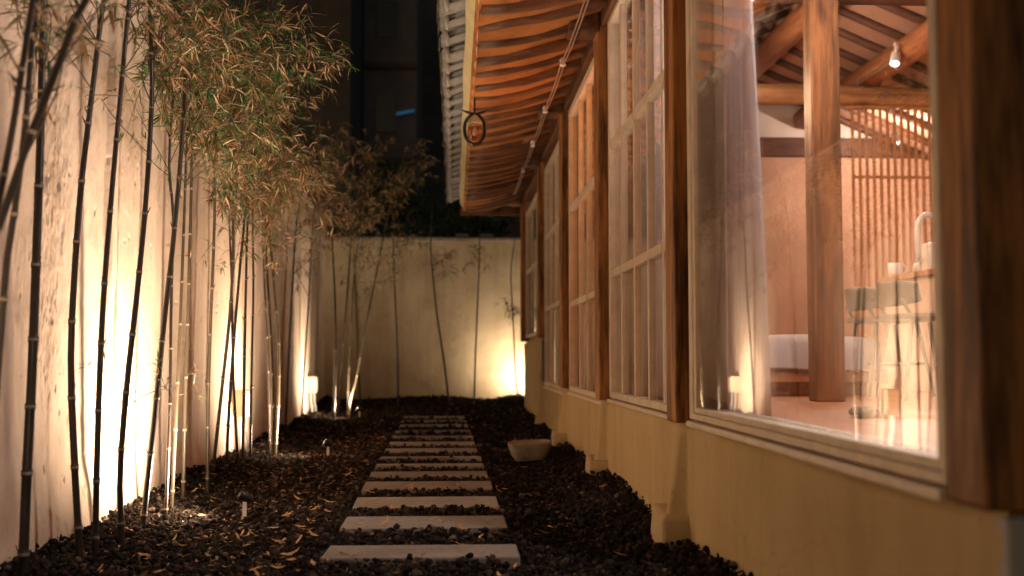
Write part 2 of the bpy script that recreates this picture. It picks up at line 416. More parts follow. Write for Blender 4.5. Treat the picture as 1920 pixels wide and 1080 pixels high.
# ------------------------------------------------------------------ stepping stones
ordn = ['nearest to the camera','second','third','fourth','fifth','sixth','seventh','eighth','ninth','tenth','eleventh','twelfth','thirteenth','farthest']
for i, d in enumerate(near):
    cx = -.097 - .0132*(d-3.245); hw = .300+random.uniform(-.006,.006); dp = deep[i]
    lab = ('flat grey granite stepping slab %s on the gravel path' % ordn[i] if i in (0, 13) else
           'grey pitted stepping slab with dark holes, second from the camera' if i == 1 else
           'flat grey stepping slab, %s from the camera along the gravel path' % ordn[i])
    t = thing('stepping_stone', lab, 'stepping stone', (cx, d+dp/2, -.05), 'stepping stones along the gravel path')
    mb = MB(); rot = random.uniform(-.012,.012) + (.012 if i > 1 else 0); tz = random.uniform(-.006,.006)
    top = []
    for (sx, sy) in ((-1,-1),(1,-1),(1,1),(-1,1)):
        x, y = sx*hw, sy*dp/2
        top.append((cx + x - rot*y, d+dp/2 + y + rot*x))
    mb.hexa([(x, y, -.055) for x, y in top] + [(x, y, .0 + tz*(1 if k < 2 else -1)) for k, (x, y) in enumerate(top)])
    obj('slab', mb, M['slab_pitted' if i == 1 else 'slab'], t, bevel=.005)

# ------------------------------------------------------------------ garden wall (left) and end wall
def wall_panel(name, fn, nu, nv, m, label, top):
    mb = MB(); mb.grid(fn, nu, nv); return mb
NU, NV = 1250, 400
y = np.concatenate([np.linspace(.4, 2.8, 150, endpoint=False), np.linspace(2.8, 5.2, 560, endpoint=False), np.linspace(5.2, BACK+.1, NU+1-710)]); z = np.linspace(-.12, 2.25, NV+1)
Y, Z = np.meshgrid(y, z, indexing='ij')
rel = .012*(fbm(Y*1.1, Z*.8, 5)-.5)*2
# scraped, crumbling patches (vertical bands) and a raised rib
rough = .55*fbm(Y*16, Z*9, 11, 6) + .45*fbm(Y*6+2*fbm(Y*9,Z*7,15), Z*4, 13, 6)
def band(c, wdt): return np.exp(-((Y-c-.05*np.sin(Z*3+c))/wdt)**2)
mask = np.clip(1.15*band(3.66,.13)*np.clip((Z-.35)*4,0,1) + .8*band(4.36,.035) + .55*band(3.2,.3)*np.clip(1-abs(Z-.85)/.35,0,1)*1.6 + .7*(fbm(Y*2.2, Z*1.1, 21)>.60)*(Y<4.3), 0, 1)
chip = np.clip((rough-.50+.07*mask)*16, 0, 1)*mask
rel = rel - chip*.003 + mask*.0060*(fbm(Y*26, Z*17, 31, 6)-.5)*2 + mask*.0035*(fbm(Y*80, Z*40, 37, 3)-.5)*2
pits = np.clip((fbm(Y*26, Z*22, 47, 3)-.70)*14, 0, 1); rel = rel - pits*.007*(Y<7)
rel = rel + .0042*(fbm(Y*12, Z*9, 41, 6)-.5)*2
rel = rel + .028*np.clip((Y-4.22)/.03, 0, 1)*np.clip((4.36-Y)/.05, 0, 1)*np.clip((Z-.45)/.5,0,1)   # raised rib
rel = rel + .05*np.clip((Y-9.6)/.05, 0, 1)*np.clip((10.1-Y)/.05, 0, 1)                              # shallow pier
rel = rel + .02*np.exp(-((Z+.02)/.22)**2)*(.6+.8*vnoise(Y*3, Z*2, 9))
X = wall_x(Y) + rel
V = np.stack([X, Y, Z], -1).reshape(-1, 3)
idx = np.arange((NU+1)*(NV+1)).reshape(NU+1, NV+1)
F = np.stack([idx[:-1,:-1], idx[1:,:-1], idx[1:,1:], idx[:-1,1:]], -1).reshape(-1, 4)
t = thing('garden_wall', 'tall pale rough plastered garden wall lit from below behind the bamboo', 'wall', (wall_x(7)-.1, 7, 0))
mb = MB(); mb.v = V.tolist(); mb.f = F.tolist(); mb.m = [0]*len(F)
obj('plaster_face', mb, M['wall'], t, smooth=True)
mb = MB(); ys = (.4, BACK+.25)
mb.hexa([(wall_x(ys[0])-.22,ys[0],-.3),(wall_x(ys[0])-.03,ys[0],-.3),(wall_x(ys[1])-.03,ys[1],-.3),(wall_x(ys[1])-.22,ys[1],-.3),
         (wall_x(ys[0])-.22,ys[0],2.25),(wall_x(ys[0])-.03,ys[0],2.25),(wall_x(ys[1])-.03,ys[1],2.25),(wall_x(ys[1])-.22,ys[1],2.25)])
obj('masonry_core', mb, M['wall'], t)
mb = MB()
mb.hexa([(wall_x(ys[0])-.26,ys[0],2.253),(wall_x(ys[0])+.03,ys[0],2.253),(wall_x(ys[1])+.03,ys[1],2.253),(wall_x(ys[1])-.26,ys[1],2.253),
         (wall_x(ys[0])-.22,ys[0],2.31),(wall_x(ys[0])-.01,ys[0],2.31),(wall_x(ys[1])-.01,ys[1],2.31),(wall_x(ys[1])-.22,ys[1],2.31)])
obj('coping', mb, M['coping'], t, bevel=.01)

t = thing('end_wall', 'lower ochre plastered wall closing the far end of the path', 'wall', (0, BACK, 0))
mb = MB()
def ew(u, v):
    x = -1.75+5.2*u; z = -.12+2.17*v
    return (x, BACK - .012*(float(fbm(x*1.3, z*1.1, 55))-.5)*2 - .004*(float(fbm(x*9, z*7, 56))-.5), z)
mb.grid(lambda u, v: ew(1-u, v), 160, 70); obj('plaster_face', mb, M['wall2'], t, smooth=True)
mb = MB(); mb.box(-1.75, 3.45, BACK+.02, BACK+.2, -.3, 2.05); obj('masonry_core', mb, M['wall2'], t)
mb = MB(); mb.box(-1.75, 3.45, BACK-.05, BACK+.25, 2.053, 2.10); obj('coping', mb, M['coping'], t, bevel=.012)
for px, lab in ((866, 'left pale brick lying on top of the far end wall'), (912, 'right pale brick on the end wall, next to the eave')):
    c = at(px, 440, BACK+.05); mb = MB(); mb.box(c.x-.085, c.x+.085, BACK, BACK+.1, 2.104, 2.15)
    o = obj('loose_brick', mb, M['basin'], bevel=.012, loc=(c.x, BACK+.05, 2.104)); tag(o, lab, 'brick', 'loose bricks on the end wall')

# ------------------------------------------------------------------ house
house = thing('hanok_house', 'timber framed house with glowing windows, ochre plinth and deep rafter eave', 'house', (XW, 6.5, 0))
H = house
HD0, HD1 = 1.52, 12.1
# plinth with flared lumps under each post
posts = [1.52, 3.6, 5.52, 7.45, 9.5, 11.98]
nu, nv = 1500, 30
def plf(u, v):
    d = HD0 + (HD1-HD0)*u
    top = .385 if d < 9.62 else .76
    zz = -.12 + (top+.12)*v
    x = XW + .012*(float(fbm(d*1.5, zz*2, 61))-.5)*2
    k = 1-np.clip((zz+.02)/(.385), 0, 1)
    for pd in posts[1:5]:
        e = d-pd-.02
        x -= (.016+.062*k)*min(max((e+.022)/.022, 0), 1)*(1 if e < .04 else max(0, 1-(e-.04)/.26)**1.3)
    x += .03*max(0, (zz-(top-.04))/.04)**2*(1+.5*math.sin(d*7))       # rounded top edge
    return (x, d, zz)
mb = MB(); mb.grid(lambda u, v: plf(u, 1-v), nu, nv)
obj('plinth', mb, M['plinth'], H, smooth=True)
mb = MB(); mb.box(XW+.02, 4.5, HD0+.02, HD1, -.3, .375); mb.box(XW+.05, 1.0, 9.66, HD1, .375, .755); obj('floor_base', mb, M['plinth'], H)
mb = MB(); mb.box(XW+.001, 4.6, HD0-.015, HD0+.018, -.2, .372); obj('front_plinth', mb, M['grey_plinth'], H, bevel=.006)
for i, pd in enumerate(posts[1:4]):
    mb = MB(); a = pd-.02; r_ = random.uniform(-.01,.01)
    mb.hexa([(.668+r_,a,-.1),(.80,a+.01,-.1),(.80,a+.27,-.1),(.675+r_,a+.28,-.1),(.675+r_,a+.004,.075),(.80,a,.08),(.80,a+.27,.085),(.69+r_,a+.27,.088)])
    obj('corner_stone', mb, M['stone_block'], H, bevel=.014)
# posts
XP = .73
for i, pd in enumerate(posts):
    mb = MB(); z0 = .38 if i < 4 else .76
    wdt = .15 if i else .122
    mb.box(XP if i else .748, XP+.17, pd, pd+wdt, z0, 2.36)
    obj('post', mb, M['post'], H, bevel=.008)
# tie beams, wall plate, beam ends
mb = MB(); mb.box(XP+.02, XP+.16, HD0, HD1, 2.30, 2.42); obj('tie_beam', mb, M['beam'], H, bevel=.01)
mb = MB(); mb.tube([(XP+.10, HD0-.4, 2.49), (XP+.10, HD1+.25, 2.49)], .09, 14); obj('wall_plate', mb, M['beam'], H, smooth=True)
for pd in posts[1:]:
    mb = MB(); mb.box(.585, XP+.015, pd-.01, pd+.16, 2.27, 2.41); obj('beam_end', mb, M['beam'], H, bevel=.012)
# eave: rafters, soffit, fascia, tiles
EX, EZ = .115, 2.225                                  # rafter tip
SL = (2.40-2.225)/(.78-.115)
def eave_z(x): u = (x-EX)/.665; return EZ + SL*(x-EX)*(.42 + .58*min(u, 1.0))
ED0, ED1 = 2.2, 12.35
def wob(d): return .02*max(0, (d-9.5)/2.8)**2          # eave lifts toward its end
d = ED0+.1; k = 0
while d < ED1-.02:
    mb = MB(); r_ = .046+random.uniform(-.009,.009); j = random.uniform(-.035,.035); zj = random.uniform(-.010,.008)
    pts = []
    for q in range(7):
        x = EX + (1.0-EX)*q/6
        pts.append((x, d + j*math.sin(q*.9) + random.uniform(-.007,.007), eave_z(x) + wob(d) + zj + random.uniform(-.005,.005)))
    mb.tube(pts, [r_*(.86+.05*q) for q in range(7)], 10)
    obj('rafter', mb, M['rafter'], H, smooth=True); d += .298; k += 1
NR = int((ED1-ED0)/.0298)
def sof(u, v):
    dd = ED0 + (ED1-ED0)*u; x = .09 + (1.0-.09)*v
    ph = ((dd-ED0-.1)/.298) % 1
    sag = .018*math.sin(math.pi*ph)
    return (x, dd, eave_z(x) - .019 + sag + wob(dd) + .022*(float(fbm(dd*5, x*4, 71))-.5))
mb = MB(); mb.grid(sof, NR, 10); obj('soffit', mb, M['soffit'], H, smooth=True)
mb = MB()
mb.grid(lambda u, v: (.112-.062*v + .004*math.sin(u*40), ED0+(ED1-ED0)*u, EZ-.012+.112*v + wob(ED0+(ED1-ED0)*u)), 60, 2)
mb.grid(lambda u, v: (.062+.062*v*1.1 , ED0+(ED1-ED0)*u, EZ+.102-.10*v + wob(ED0+(ED1-ED0)*u)), 60, 2)
obj('fascia', mb, M['fascia'], H)
mb = MB(); mb.box(.06, 1.0, ED1-.02, ED1+.03, 2.20, 2.30)
mb.hexa([(.10,ED1,2.205),(1.0,ED1,2.40),(1.0,ED1+.05,2.40),(.10,ED1+.05,2.205),(.05,ED1,2.36),(1.0,ED1,2.62),(1.0,ED1+.05,2.62),(.05,ED1+.05,2.36)])
obj('barge_board', mb, M['rafter'], H)
# eave tiles
def eave_tile():
    mb = MB(); n = 10
    for side in (0, 1):          # cover tile (arched) and its round end
        pass
    prof = [(.075*math.cos(a), .075*math.sin(a)) for a in [math.pi*q/n for q in range(n+1)]]
    b = len(mb.v)
    for s_, (xx, zz) in enumerate(((-.02, 0), (.30, .11))):
        for (cy, cz) in prof: mb.v.append((xx, cy, zz+cz+.03))
        for (cy, cz) in prof: mb.v.append((xx, cy*.8, zz+cz*.8+.03))
    L = n+1
    for q in range(n):
        mb.f += [(b+q, b+q+1, b+2*L+q+1, b+2*L+q), (b+L+q, b+3*L+q, b+3*L+q+1, b+L+q+1), (b+q, b+L+q, b+L+q+1, b+q+1)]; mb.m += [0]*3
    mb.lathe((-.022, 0, .045), [(.068,-.012),(.072,0),(.066,.012)], 18, axis=(1,0,.3))
    # pan tile (sagging) with a drip lip
    for sgn in (1,):
        def pan(u, v):
            yy = .149 + (u-.5)*.24; sag = .035*(1-(2*u-1)**2)
            return (-.045+.36*v, yy, .045-sag+.12*v)
        mb.grid(pan, 8, 3)
        mb.grid(lambda u, v: (-.045-.012*v, .149+(u-.5)*.24, .045-.035*(1-(2*u-1)**2) - .045*v*(1-.5*abs(2*u-1))), 8, 1)
    return mb
tb = eave_tile()
proto = obj('eave_tile', tb, M['tile'], None, smooth=False); proto.parent = H
d = ED0+.1; first = True
while d < ED1:
    o = proto if first else proto.copy()
    if not first: COL.objects.link(o); o.parent = H
    o.location = Vector((-.035, d, EZ+.088+wob(d))) - ORG[H]; o.rotation_euler = (random.uniform(-.06,.06), random.uniform(-.05,.05), random.uniform(-.05,.05)); first = False
    d += .298
# roof sheet above
RX, RZ = 2.55, 3.75
def roof_near(u, v):
    dd = ED0+(ED1-ED0)*u; x = .24+(RX-.24)*v
    return (x, dd, 2.44+(RZ-2.44)*(v**1.12) + .03*abs(math.sin(math.pi*(dd-ED0-.1)/.298)))
mb = MB(); mb.grid(roof_near, 272, 6); mb.grid(lambda u, v: (RX+2.6*v, ED0+(ED1-ED0)*(1-u)+.0, RZ-1.25*v), 8, 4)
obj('roof', mb, M['tile'], H)
mb = MB(); mb.tube([(RX, ED0-.05, RZ+.02), (RX, ED1+.05, RZ+.02)], .12, 12); obj('ridge_cap', mb, M['tile'], H, smooth=True)

# interior shell
FZ = .376
mb = MB(); mb.box(XW+.06, 4.4, HD0+.05, 10.0, FZ, FZ+.012)
for k in range(1, 24): pass
obj('room_floor', mb, M['floor'], H)
mb = MB(); mb.box(4.4, 4.5, HD0, 10.1, .3, 2.6); mb.box(1.02, 4.4, HD0+.02, HD0+.12, FZ, 3.2); mb.box(XW+.16, 4.4, 10.0, 10.1, FZ, 2.46)
obj('room_wall', mb, M['in_plaster'], H)
mb = MB(); mb.box(XW+.16, 4.4, 10.0, 10.1, 2.64, 3.4); obj('gable_wall', mb, M['in_white'], H)
mb = MB(); mb.box(XW+.2, 4.38, 9.94, 10.06, 2.463, 2.637); obj('gable_beam', mb, M['dark_beam'], H, bevel=.01)
CR = (2.55, 3.25)
mb = MB()
mb.hexa([(.86,HD0,2.52),(CR[0],HD0,CR[1]),(CR[0],HD1,CR[1]),(.86,HD1,2.52),(.86,HD0,2.57),(CR[0],HD0,CR[1]+.05),(CR[0],HD1,CR[1]+.05),(.86,HD1,2.57)])
mb.hexa([(CR[0],HD0,CR[1]),(4.6,HD0,CR[1]-.86),(4.6,HD1,CR[1]-.86),(CR[0],HD1,CR[1]),(CR[0],HD0,CR[1]+.05),(4.6,HD0,CR[1]-.81),(4.6,HD1,CR[1]-.81),(CR[0],HD1,CR[1]+.05)])
obj('ceiling', mb, M['in_plaster'], H)
d = 2.3
while d < 9.9:
    mb = MB(); mb.tube([(CR[0]+.03,d,CR[1]-.03),(3.4,d+random.uniform(-.02,.02),CR[1]-.385),(4.38,d,CR[1]-.80)], .034, 8)
    obj('ceiling_rafter', mb, M['dark_beam'], H, smooth=True)
    mb = MB(); mb.tube([(.9,d,2.52),(CR[0]-.03,d,CR[1]-.03)], .034, 8); obj('ceiling_rafter', mb, M['dark_beam'], H, smooth=True)
    d += .36
for (x, z_, r_, m_) in ((2.55, 3.09, .105, 'in_beam_y'), (3.25, 2.81, .10, 'in_beam_y')):
    mb = MB(); mb.tube([(x,HD0+.1,z_),(x,4.5,z_+.01),(x+.01,7.5,z_-.01),(x,9.95,z_)], r_, 12); obj('purlin', mb, M[m_], H, smooth=True)
mb = MB(); mb.tube([(1.3,8.3,2.60),(2.6,8.3,2.645),(3.4,8.3,2.63),(4.38,8.3,2.60)], [.075,.085,.08,.075], 12)
obj('cross_beam', mb, M['in_beam'], H, smooth=True)
mb = MB(); mb.box(3.18, 3.32, 8.24, 8.36, 2.69, 2.76); obj('strut', mb, M['dark_beam'], H, bevel=.008)
mb = MB(); mb.box(1.685, 1.825, 5.03, 5.15, FZ+.012, 2.79); obj('room_post', mb, M['in_post'], H, bevel=.008)
mb = MB(); mb.box(XW+.2, 4.38, 5.04, 5.18, 2.32, 2.46) ; obj('cross_beam', mb, M['dark_beam'], H, bevel=.01)

# ---- windows
def window(d0, d1, z0, z1, cols, rails, xf=.775, dep=.06, mul=.016, fr=.05, sill=True, glass_x=None, m='frame', fr0=None, rb=.03):
    fr0 = fr0 or fr
    mb = MB()
    mb.box(xf, xf+dep, d0, d0+fr0, z0, z1); mb.box(xf, xf+dep, d1-fr, d1, z0, z1)
    mb.box(xf, xf+dep, d0+fr0, d1-fr, z1-fr, z1); mb.box(xf, xf+dep, d0+fr0, d1-fr, z0, z0+rb)
    wv = obj('window', mb, M[m], H, bevel=.003)
    g_ = MB()
    for c in cols: g_.box(xf+.010, xf+.040, c-mul, c+mul, z0+rb, z1-fr)
    ds = [d0+fr] + [q for c in sorted(cols) for q in (c-mul, c+mul)] + [d1-fr]
    for rz in rails:
        for k in range(0, len(ds), 2): g_.box(xf+.006, xf+.044, ds[k], ds[k+1], rz-.02, rz+.02)
    # inner bead round each pane
    if g_.v: obj('muntin', g_, M[m], wv, bevel=.003)
    gx = glass_x or xf+.026
    gm = MB(); gm.box(gx, gx+.005, d0+fr0*.5, d1-fr*.5, z0+rb*.5, z1-fr*.5)
    obj('pane', gm, M['glass'], wv)
    if sill:
        sm = MB()
        sm.hexa([(xf-.014,d0,z0-.024),(xf+.07,d0,z0-.024),(xf+.07,d1,z0-.024),(xf-.014,d1,z0-.024),
                 (xf-.011,d0,z0-.006),(xf+.07,d0,z0-.003),(xf+.07,d1,z0-.003),(xf-.011,d1,z0-.006)])
        obj('sill', sm, M[m], wv, bevel=.005)
    return wv
# big picture window
bw = window(1.645, 3.47, .402, 2.30, [], [], xf=.749, fr=.05, dep=.10, glass_x=.760, fr0=.016, rb=.02)
mb = MB(); a0, a1, zb, zt = 1.662, 3.42, .4225, 2.24
mb.box(.753,.80,a0,a0+.02,zb,zt); mb.box(.753,.80,a1-.03,a1,zb,zt); mb.box(.753,.80,a0+.02,a1-.03,zb,zb+.018); mb.box(.753,.80,a0+.02,a1-.03,zt-.03,zt)
obj('sash', mb, M['frame'], bw, bevel=.003)
mb = MB(); mb.box(.81,.838,a1-.085,a1-.045,zb+.0,zt); mb.box(.81,.838,a0+.04,a1-.085,zb-.01,zb+.018); obj('inner_sash', mb, M['frame'], bw, bevel=.003)
window(3.79, 5.46, .395, 2.33, [4.08,4.40,4.74,5.11], [1.01,1.66])
window(5.70, 7.38, .37, 2.28, [6.02,6.44,6.86], [.95,1.60])
window(7.62, 9.42, .35, 2.22, [8.05,8.5,8.95], [1.0,1.62])
window(9.70, 11.9, .80, 2.16, [10.5,11.2], [1.5], sill=False)
# jamb boards closing gaps beside the posts
mb = MB()
def jamb(a, b, z): q = MB(); q.box(.778, .86, a, b, z, 2.30); obj('jamb', q, M['beam'], H)
for pd in posts[1:]:
    zz = .39 if pd < 9 else .76
    jamb(pd+.151, pd+.20, zz); jamb(pd-.06 if pd > 4 else 3.475, pd-.002, zz)
mb = MB(); mb.box(.82, .9, 9.66, HD1, .755, .80); mb.box(XW+.03, 4.5, HD1-.05, HD1+.02, -.2, 2.6); obj('end_gable', mb, M['plinth'], H)
# front face beside the corner post
mb = MB(); mb.box(XP+.172, 4.5, HD0-.005, HD0+.019, .375, 2.5); obj('front_panel', mb, M['post'], H)

# ---- curtains
def curtain(d0, d1, x, z0, z1, m, label, folds, amp=.03, pinch=0.0, group=None, lean=0):
    mb = MB()
    def f(u, v):
        dd = d0+(d1-d0)*u; w_ = math.sin(u*folds*6.283 + .6*math.sin(u*17))
        dd += (pinch*(v)*(1-u)) + lean*v
        return (x + amp*w_*(.7+.3*(1-v)) + .008*math.sin(v*5+u*30), dd, z0+(z1-z0)*v)
    mb.grid(f, int(folds*14), 14)
    o = obj('curtain', mb, M[m], smooth=True, loc=(x, (d0+d1)/2, z0)); s_ = o.modifiers.new('thick','SOLIDIFY'); s_.thickness = .002
    return tag(o, label, 'curtain', group)
curtain(3.06, 3.40, .87, .40, 2.36, 'curtain', 'long lilac-white sheer curtain drawn aside at the left of the big picture window', 5, .022, pinch=.12)
curtain(3.90, 4.55, .93, .40, 2.36, 'curtain', 'white sheer curtain behind the twelve-pane window, half next to the bare wooden post', 8, .026)
curtain(4.68, 5.44, .93, .40, 2.36, 'curtain', 'white sheer curtain behind the twelve-pane window, half next to the amber window', 8, .026)
curtain(5.76, 7.32, .93, .38, 2.30, 'curtain_warm', 'glowing amber blind behind the second many-paned window', 13, .006)
curtain(7.66, 9.38, .93, .36, 2.26, 'curtain_beige', 'dim beige curtain behind the third window along the house', 17, .02)
curtain(9.74, 11.88, .93, .80, 2.18, 'curtain_beige', 'dim beige curtain behind the last short window of the house', 19, .02)

# ---- furniture in the room
t = thing('bed', 'low bed with white bedding on a wooden base behind the indoor post', 'bed', (1.8, 6.6, FZ+.012))
mb = MB(); mb.box(1.25, 2.32, 5.75, 7.7, .46, .515); mb.box(1.33, 2.24, 5.85, 7.6, FZ+.012, .46); obj('bed_base', mb, M['floor'], t, bevel=.008)
mb = MB()
def bed(u, v):
    x = 1.22+1.13*u; yy = 5.72+1.95*v; e = min(u, 1-u)*1.13; e2 = min(v, 1-v)*1.95; h_ = 1-math.exp(-min(e, e2)/.035)
    return (x, yy, .52+.18*h_ + .035*float(fbm(x*5+.6*math.sin(yy*4), yy*4, 81)))
mb.grid(bed, 80, 120); obj('duvet', mb, M['bedding'], t, smooth=True)
mb = MB(); mb.lathe((1.6,7.4,.72), [(.02,-.05),(.2,-.035),(.26,0),(.2,.045),(.02,.06)], 20); obj('pillow', mb, M['bedding'], t, smooth=True)
t = thing('kitchen_counter', 'pale kitchen counter standing in the lit room, a mug and tap on top', 'counter', (3.0, 5.7, FZ+.012))
mb = MB(); mb.box(2.75, 3.3, 4.75, 6.85, FZ+.013, 1.065); obj('cabinet', mb, M['counter'], t, bevel=.006)
mb = MB(); mb.box(2.72, 3.33, 4.7, 6.9, 1.068, 1.10); obj('worktop', mb, M['in_beam'], t, bevel=.004)
c = at(1722, 508, 6.5); t = thing('tap', 'white tap with tall curved spout on the kitchen counter', 'tap', (c.x, 6.5, 1.10))
mb = MB(); pts = [(c.x,6.5,1.105),(c.x,6.5,1.36)] + [(c.x+.075*(1-math.cos(a)),6.5,1.38+.085*math.sin(a)) for a in [math.pi*q/8 for q in range(1,9)]] + [(c.x+.15,6.5,1.33)]
mb.tube(pts, .019, 12); obj('spout', mb, M['white'], t, smooth=True)
mb = MB(); mb.lathe((c.x,6.5,1.102), [(.032,0),(.032,.05),(.024,.065)], 16); mb.tube([(c.x,6.47,1.16),(c.x-.01,6.40,1.20)], .009, 8); obj('base', mb, M['white'], t, smooth=True)
mb = MB(); cc = at(1740, 480, 6.42); mb.box(cc.x-.045, cc.x+.10, 6.3, 6.42, 1.102, 1.275)
o = obj('water_filter', mb, M['white'], bevel=.015, loc=(cc.x, 6.36, 1.102)); tag(o, 'white box-shaped container on the counter beside the tap', 'container')
cc = at(1676, 505, 6.75); t = thing('mug', 'cream mug with a round handle near the end of the counter', 'mug', (cc.x+.01, 6.75, 1.101))
mb = MB(); mb.lathe((cc.x+.01,6.75,1.102), [(.034,0),(.043,.008),(.046,.085),(.041,.085),(.038,.012)], 20); obj('cup', mb, M['ceramic'], t, smooth=True)
mb = MB(); mb.tube([(cc.x+.05+.034*math.sin(a),6.75,1.147+.028*math.cos(a)) for a in [math.pi*q/8 for q in range(9)]], .007, 8); obj('handle', mb, M['ceramic'], t, smooth=True)
def chair(x, y, label):
    t = thing('dining_chair', label, 'chair', (x, y, FZ+.012), 'low-backed chairs at the counter')
    z0 = FZ+.012; hw = .205
    mb = MB()
    def seat(u, v):
        a = u*6.283; r_ = v; sx = abs(math.cos(a))**.6*math.copysign(1, math.cos(a)); sy = abs(math.sin(a))**.6*math.copysign(1, math.sin(a))
        return (x+.2+.19*sx*r_, y+hw*sy*r_, .785-.012*(1-r_**2))
    mb.grid(seat, 28, 5); o = obj('seat', mb, M['chair'], t, smooth=True); q = o.modifiers.new('thick','SOLIDIFY'); q.thickness = .024
    mb = MB()
    def back(u, v):
        yy = (u-.5)*2*hw; k = abs(2*u-1)**4
        zz = .845+.02*k + (.125-.04*k)*v
        return (x+.02-.02*v+.09*abs(2*u-1)**2.2, y+yy, zz)
    mb.grid(back, 18, 5); o = obj('backrest', mb, M['chair'], t, smooth=True); q = o.modifiers.new('thick','SOLIDIFY'); q.thickness = .018
    for sx, sy in ((0,-1),(0,1),(1,-1),(1,1)):
        mb = MB(); mb.tube([(x+.05+.28*sx+(-.03 if sx == 0 else .04), y+sy*.19, z0), (x+.08+.22*sx, y+sy*.15, .775)], [.010,.013], 8); obj('leg', mb, M['chair'], t, smooth=True)
    for sy in (-1, 1):
        mb = MB(); mb.tube([(x+.09,y+sy*.15,.775),(x+.03,y+sy*.15,.88)], .010, 8); obj('back_support', mb, M['chair'], t, smooth=True)
    mb = MB(); mb.tube([(x+.05,y-.17,.56),(x+.05,y+.17,.56)], .008, 8); mb.tube([(x+.33,y-.17,.56),(x+.33,y+.17,.56)], .008, 8); obj('stretcher', mb, M['chair'], t, smooth=True)
chair(2.13, 5.33, 'olive grey low-backed chair at the counter, nearer of two, below the tap')
chair(2.15, 5.83, 'olive grey low-backed chair at the counter, farther of two, by the indoor post')
mb = MB(); c = ground_at(1630, 783, FZ+.012)
mb.lathe((c.x,c.y,FZ+.014), [(.05,0),(.067,.008),(.07,.02),(.06,.032),(.02,.036)], 24)
o = obj('floor_cushion', mb, M['cushion'], smooth=True, loc=(c.x,c.y,FZ+.014)); tag(o, 'flat grey cushion lying on the wooden room floor', 'cushion')
# lattice screen
t = thing('lattice_screen', 'open wooden lattice screen of thin upright slats behind the counter', 'screen', (3.7, 8.3, FZ+.012))
x = 3.10; k = 0
while x < 4.36:
    mb = MB(); mb.box(x-.008, x+.008, 8.285, 8.315, FZ+.03, 2.53); obj('slat', mb, M['lattice'], t, bevel=.002); x += .056; k += 1
for z_ in (FZ+.014, 1.98, 2.53):
    mb = MB(); mb.box(3.08, 4.37, 8.278, 8.284 if z_ > 1 and z_ < 2.4 else 8.322, z_, z_+.024); obj('rail', mb, M['lattice'], t)
# ceiling spotlights inside; those out of view are added to brighten curtains and room
def lamp(kind, name, loc, power, color, radius=.04, rot=None, angle=None, blend=1, parent=None):
    l = bpy.data.lights.new(name, kind); l.energy = power; l.color = color; l.shadow_soft_size = radius
    if kind == 'SPOT': l.spot_size = angle; l.spot_blend = blend
    o = bpy.data.objects.new(name, l); COL.objects.link(o)
    o.location = Vector(loc) - (ORG[parent] if parent else Vector((0,0,0)))
    if parent: o.parent = parent
    if rot is not None: o.rotation_euler = Vector(rot).to_track_quat('-Z', 'Y').to_euler()
    return o
ROOM = (1.0, .80, .66)
def ceiling_spot(x, y, z, label, power, dirv=(0,-.3,-1), col=ROOM, kind='POINT'):
    t = thing('ceiling_spotlight', label, 'spotlight', (x, y, z+.12), 'ceiling spotlights in the room')
    dv = Vector(dirv).normalized(); c = Vector((x,y,z))
    mb = MB(); mb.lathe(c, [(.022,-.075),(.033,-.06),(.036,.03),(.032,.03)], 16, axis=dv); obj('housing', mb, M['white'], t, smooth=True)
    mb = MB(); mb.lathe(c, [(.031,.030),(.031,.034)], 16, axis=dv); obj('bulb', mb, M['bulb'], t)
    mb = MB(); mb.tube([c-dv*.07, (x,y,z+.13)], .008, 8); obj('stem', mb, M['white'], t)
    lamp(kind, 'bulb_light', c+dv*.058, power, col, .018, dirv, R(150), .8, t)
ceiling_spot(3.12, 7.5, 2.70, 'white ceiling spotlight clipped to the purlin above the counter', 45, (-.3,-.4,-1), kind='SPOT')
ceiling_spot(3.78, 9.1, 2.46, 'bright white ceiling spotlight glowing behind the lattice screen', 45, (.3,.5,-.5))
ceiling_spot(1.25, 2.72, 2.15, 'added unseen spotlight brightening the curtain of the big picture window', 60, (.1,0,-1), (1,.88,.80))  # added lamp, out of view, set close to the curtain to brighten it
ceiling_spot(2.5, 4.3, 2.75, 'added unseen spotlight above the nearer chair, brightening the room', 36, (.1,0,-1))  # added fill lamp above the frame for room and curtains
ceiling_spot(1.28, 4.66, 2.2, 'added unseen spotlight brightening the white sheer curtains from behind', 26, (-.1,0,-1))  # added out of view to light the sheer curtains from inside
ceiling_spot(2.0, 7.4, 2.72, 'added unseen spotlight brightening the room over the bed', 22, (0,0,-1))  # unseen fill lamp added for the back of the room
ceiling_spot(1.7, 10.9, 2.4, 'added unseen spotlight brightening the far end room', 12, (0,0,-1))  # unseen fill lamp added behind the last windows
ceiling_spot(1.35, 6.5, 2.2, 'added unseen spotlight making the amber blind glow', 55, (-.2,0,-1), (1,.66,.40))  # unseen warm lamp added so the blind glows
# conduit along the purlin
mb = MB(); mb.tube([(3.13,8.2,2.72),(3.13,7.5,2.72),(3.13,7.47,2.80)], .011, 8); o = obj('conduit', mb, M['chrome'], loc=(3.13,7.8,2.72)); tag(o, 'thin metal conduit running under the ceiling purlin', 'conduit')

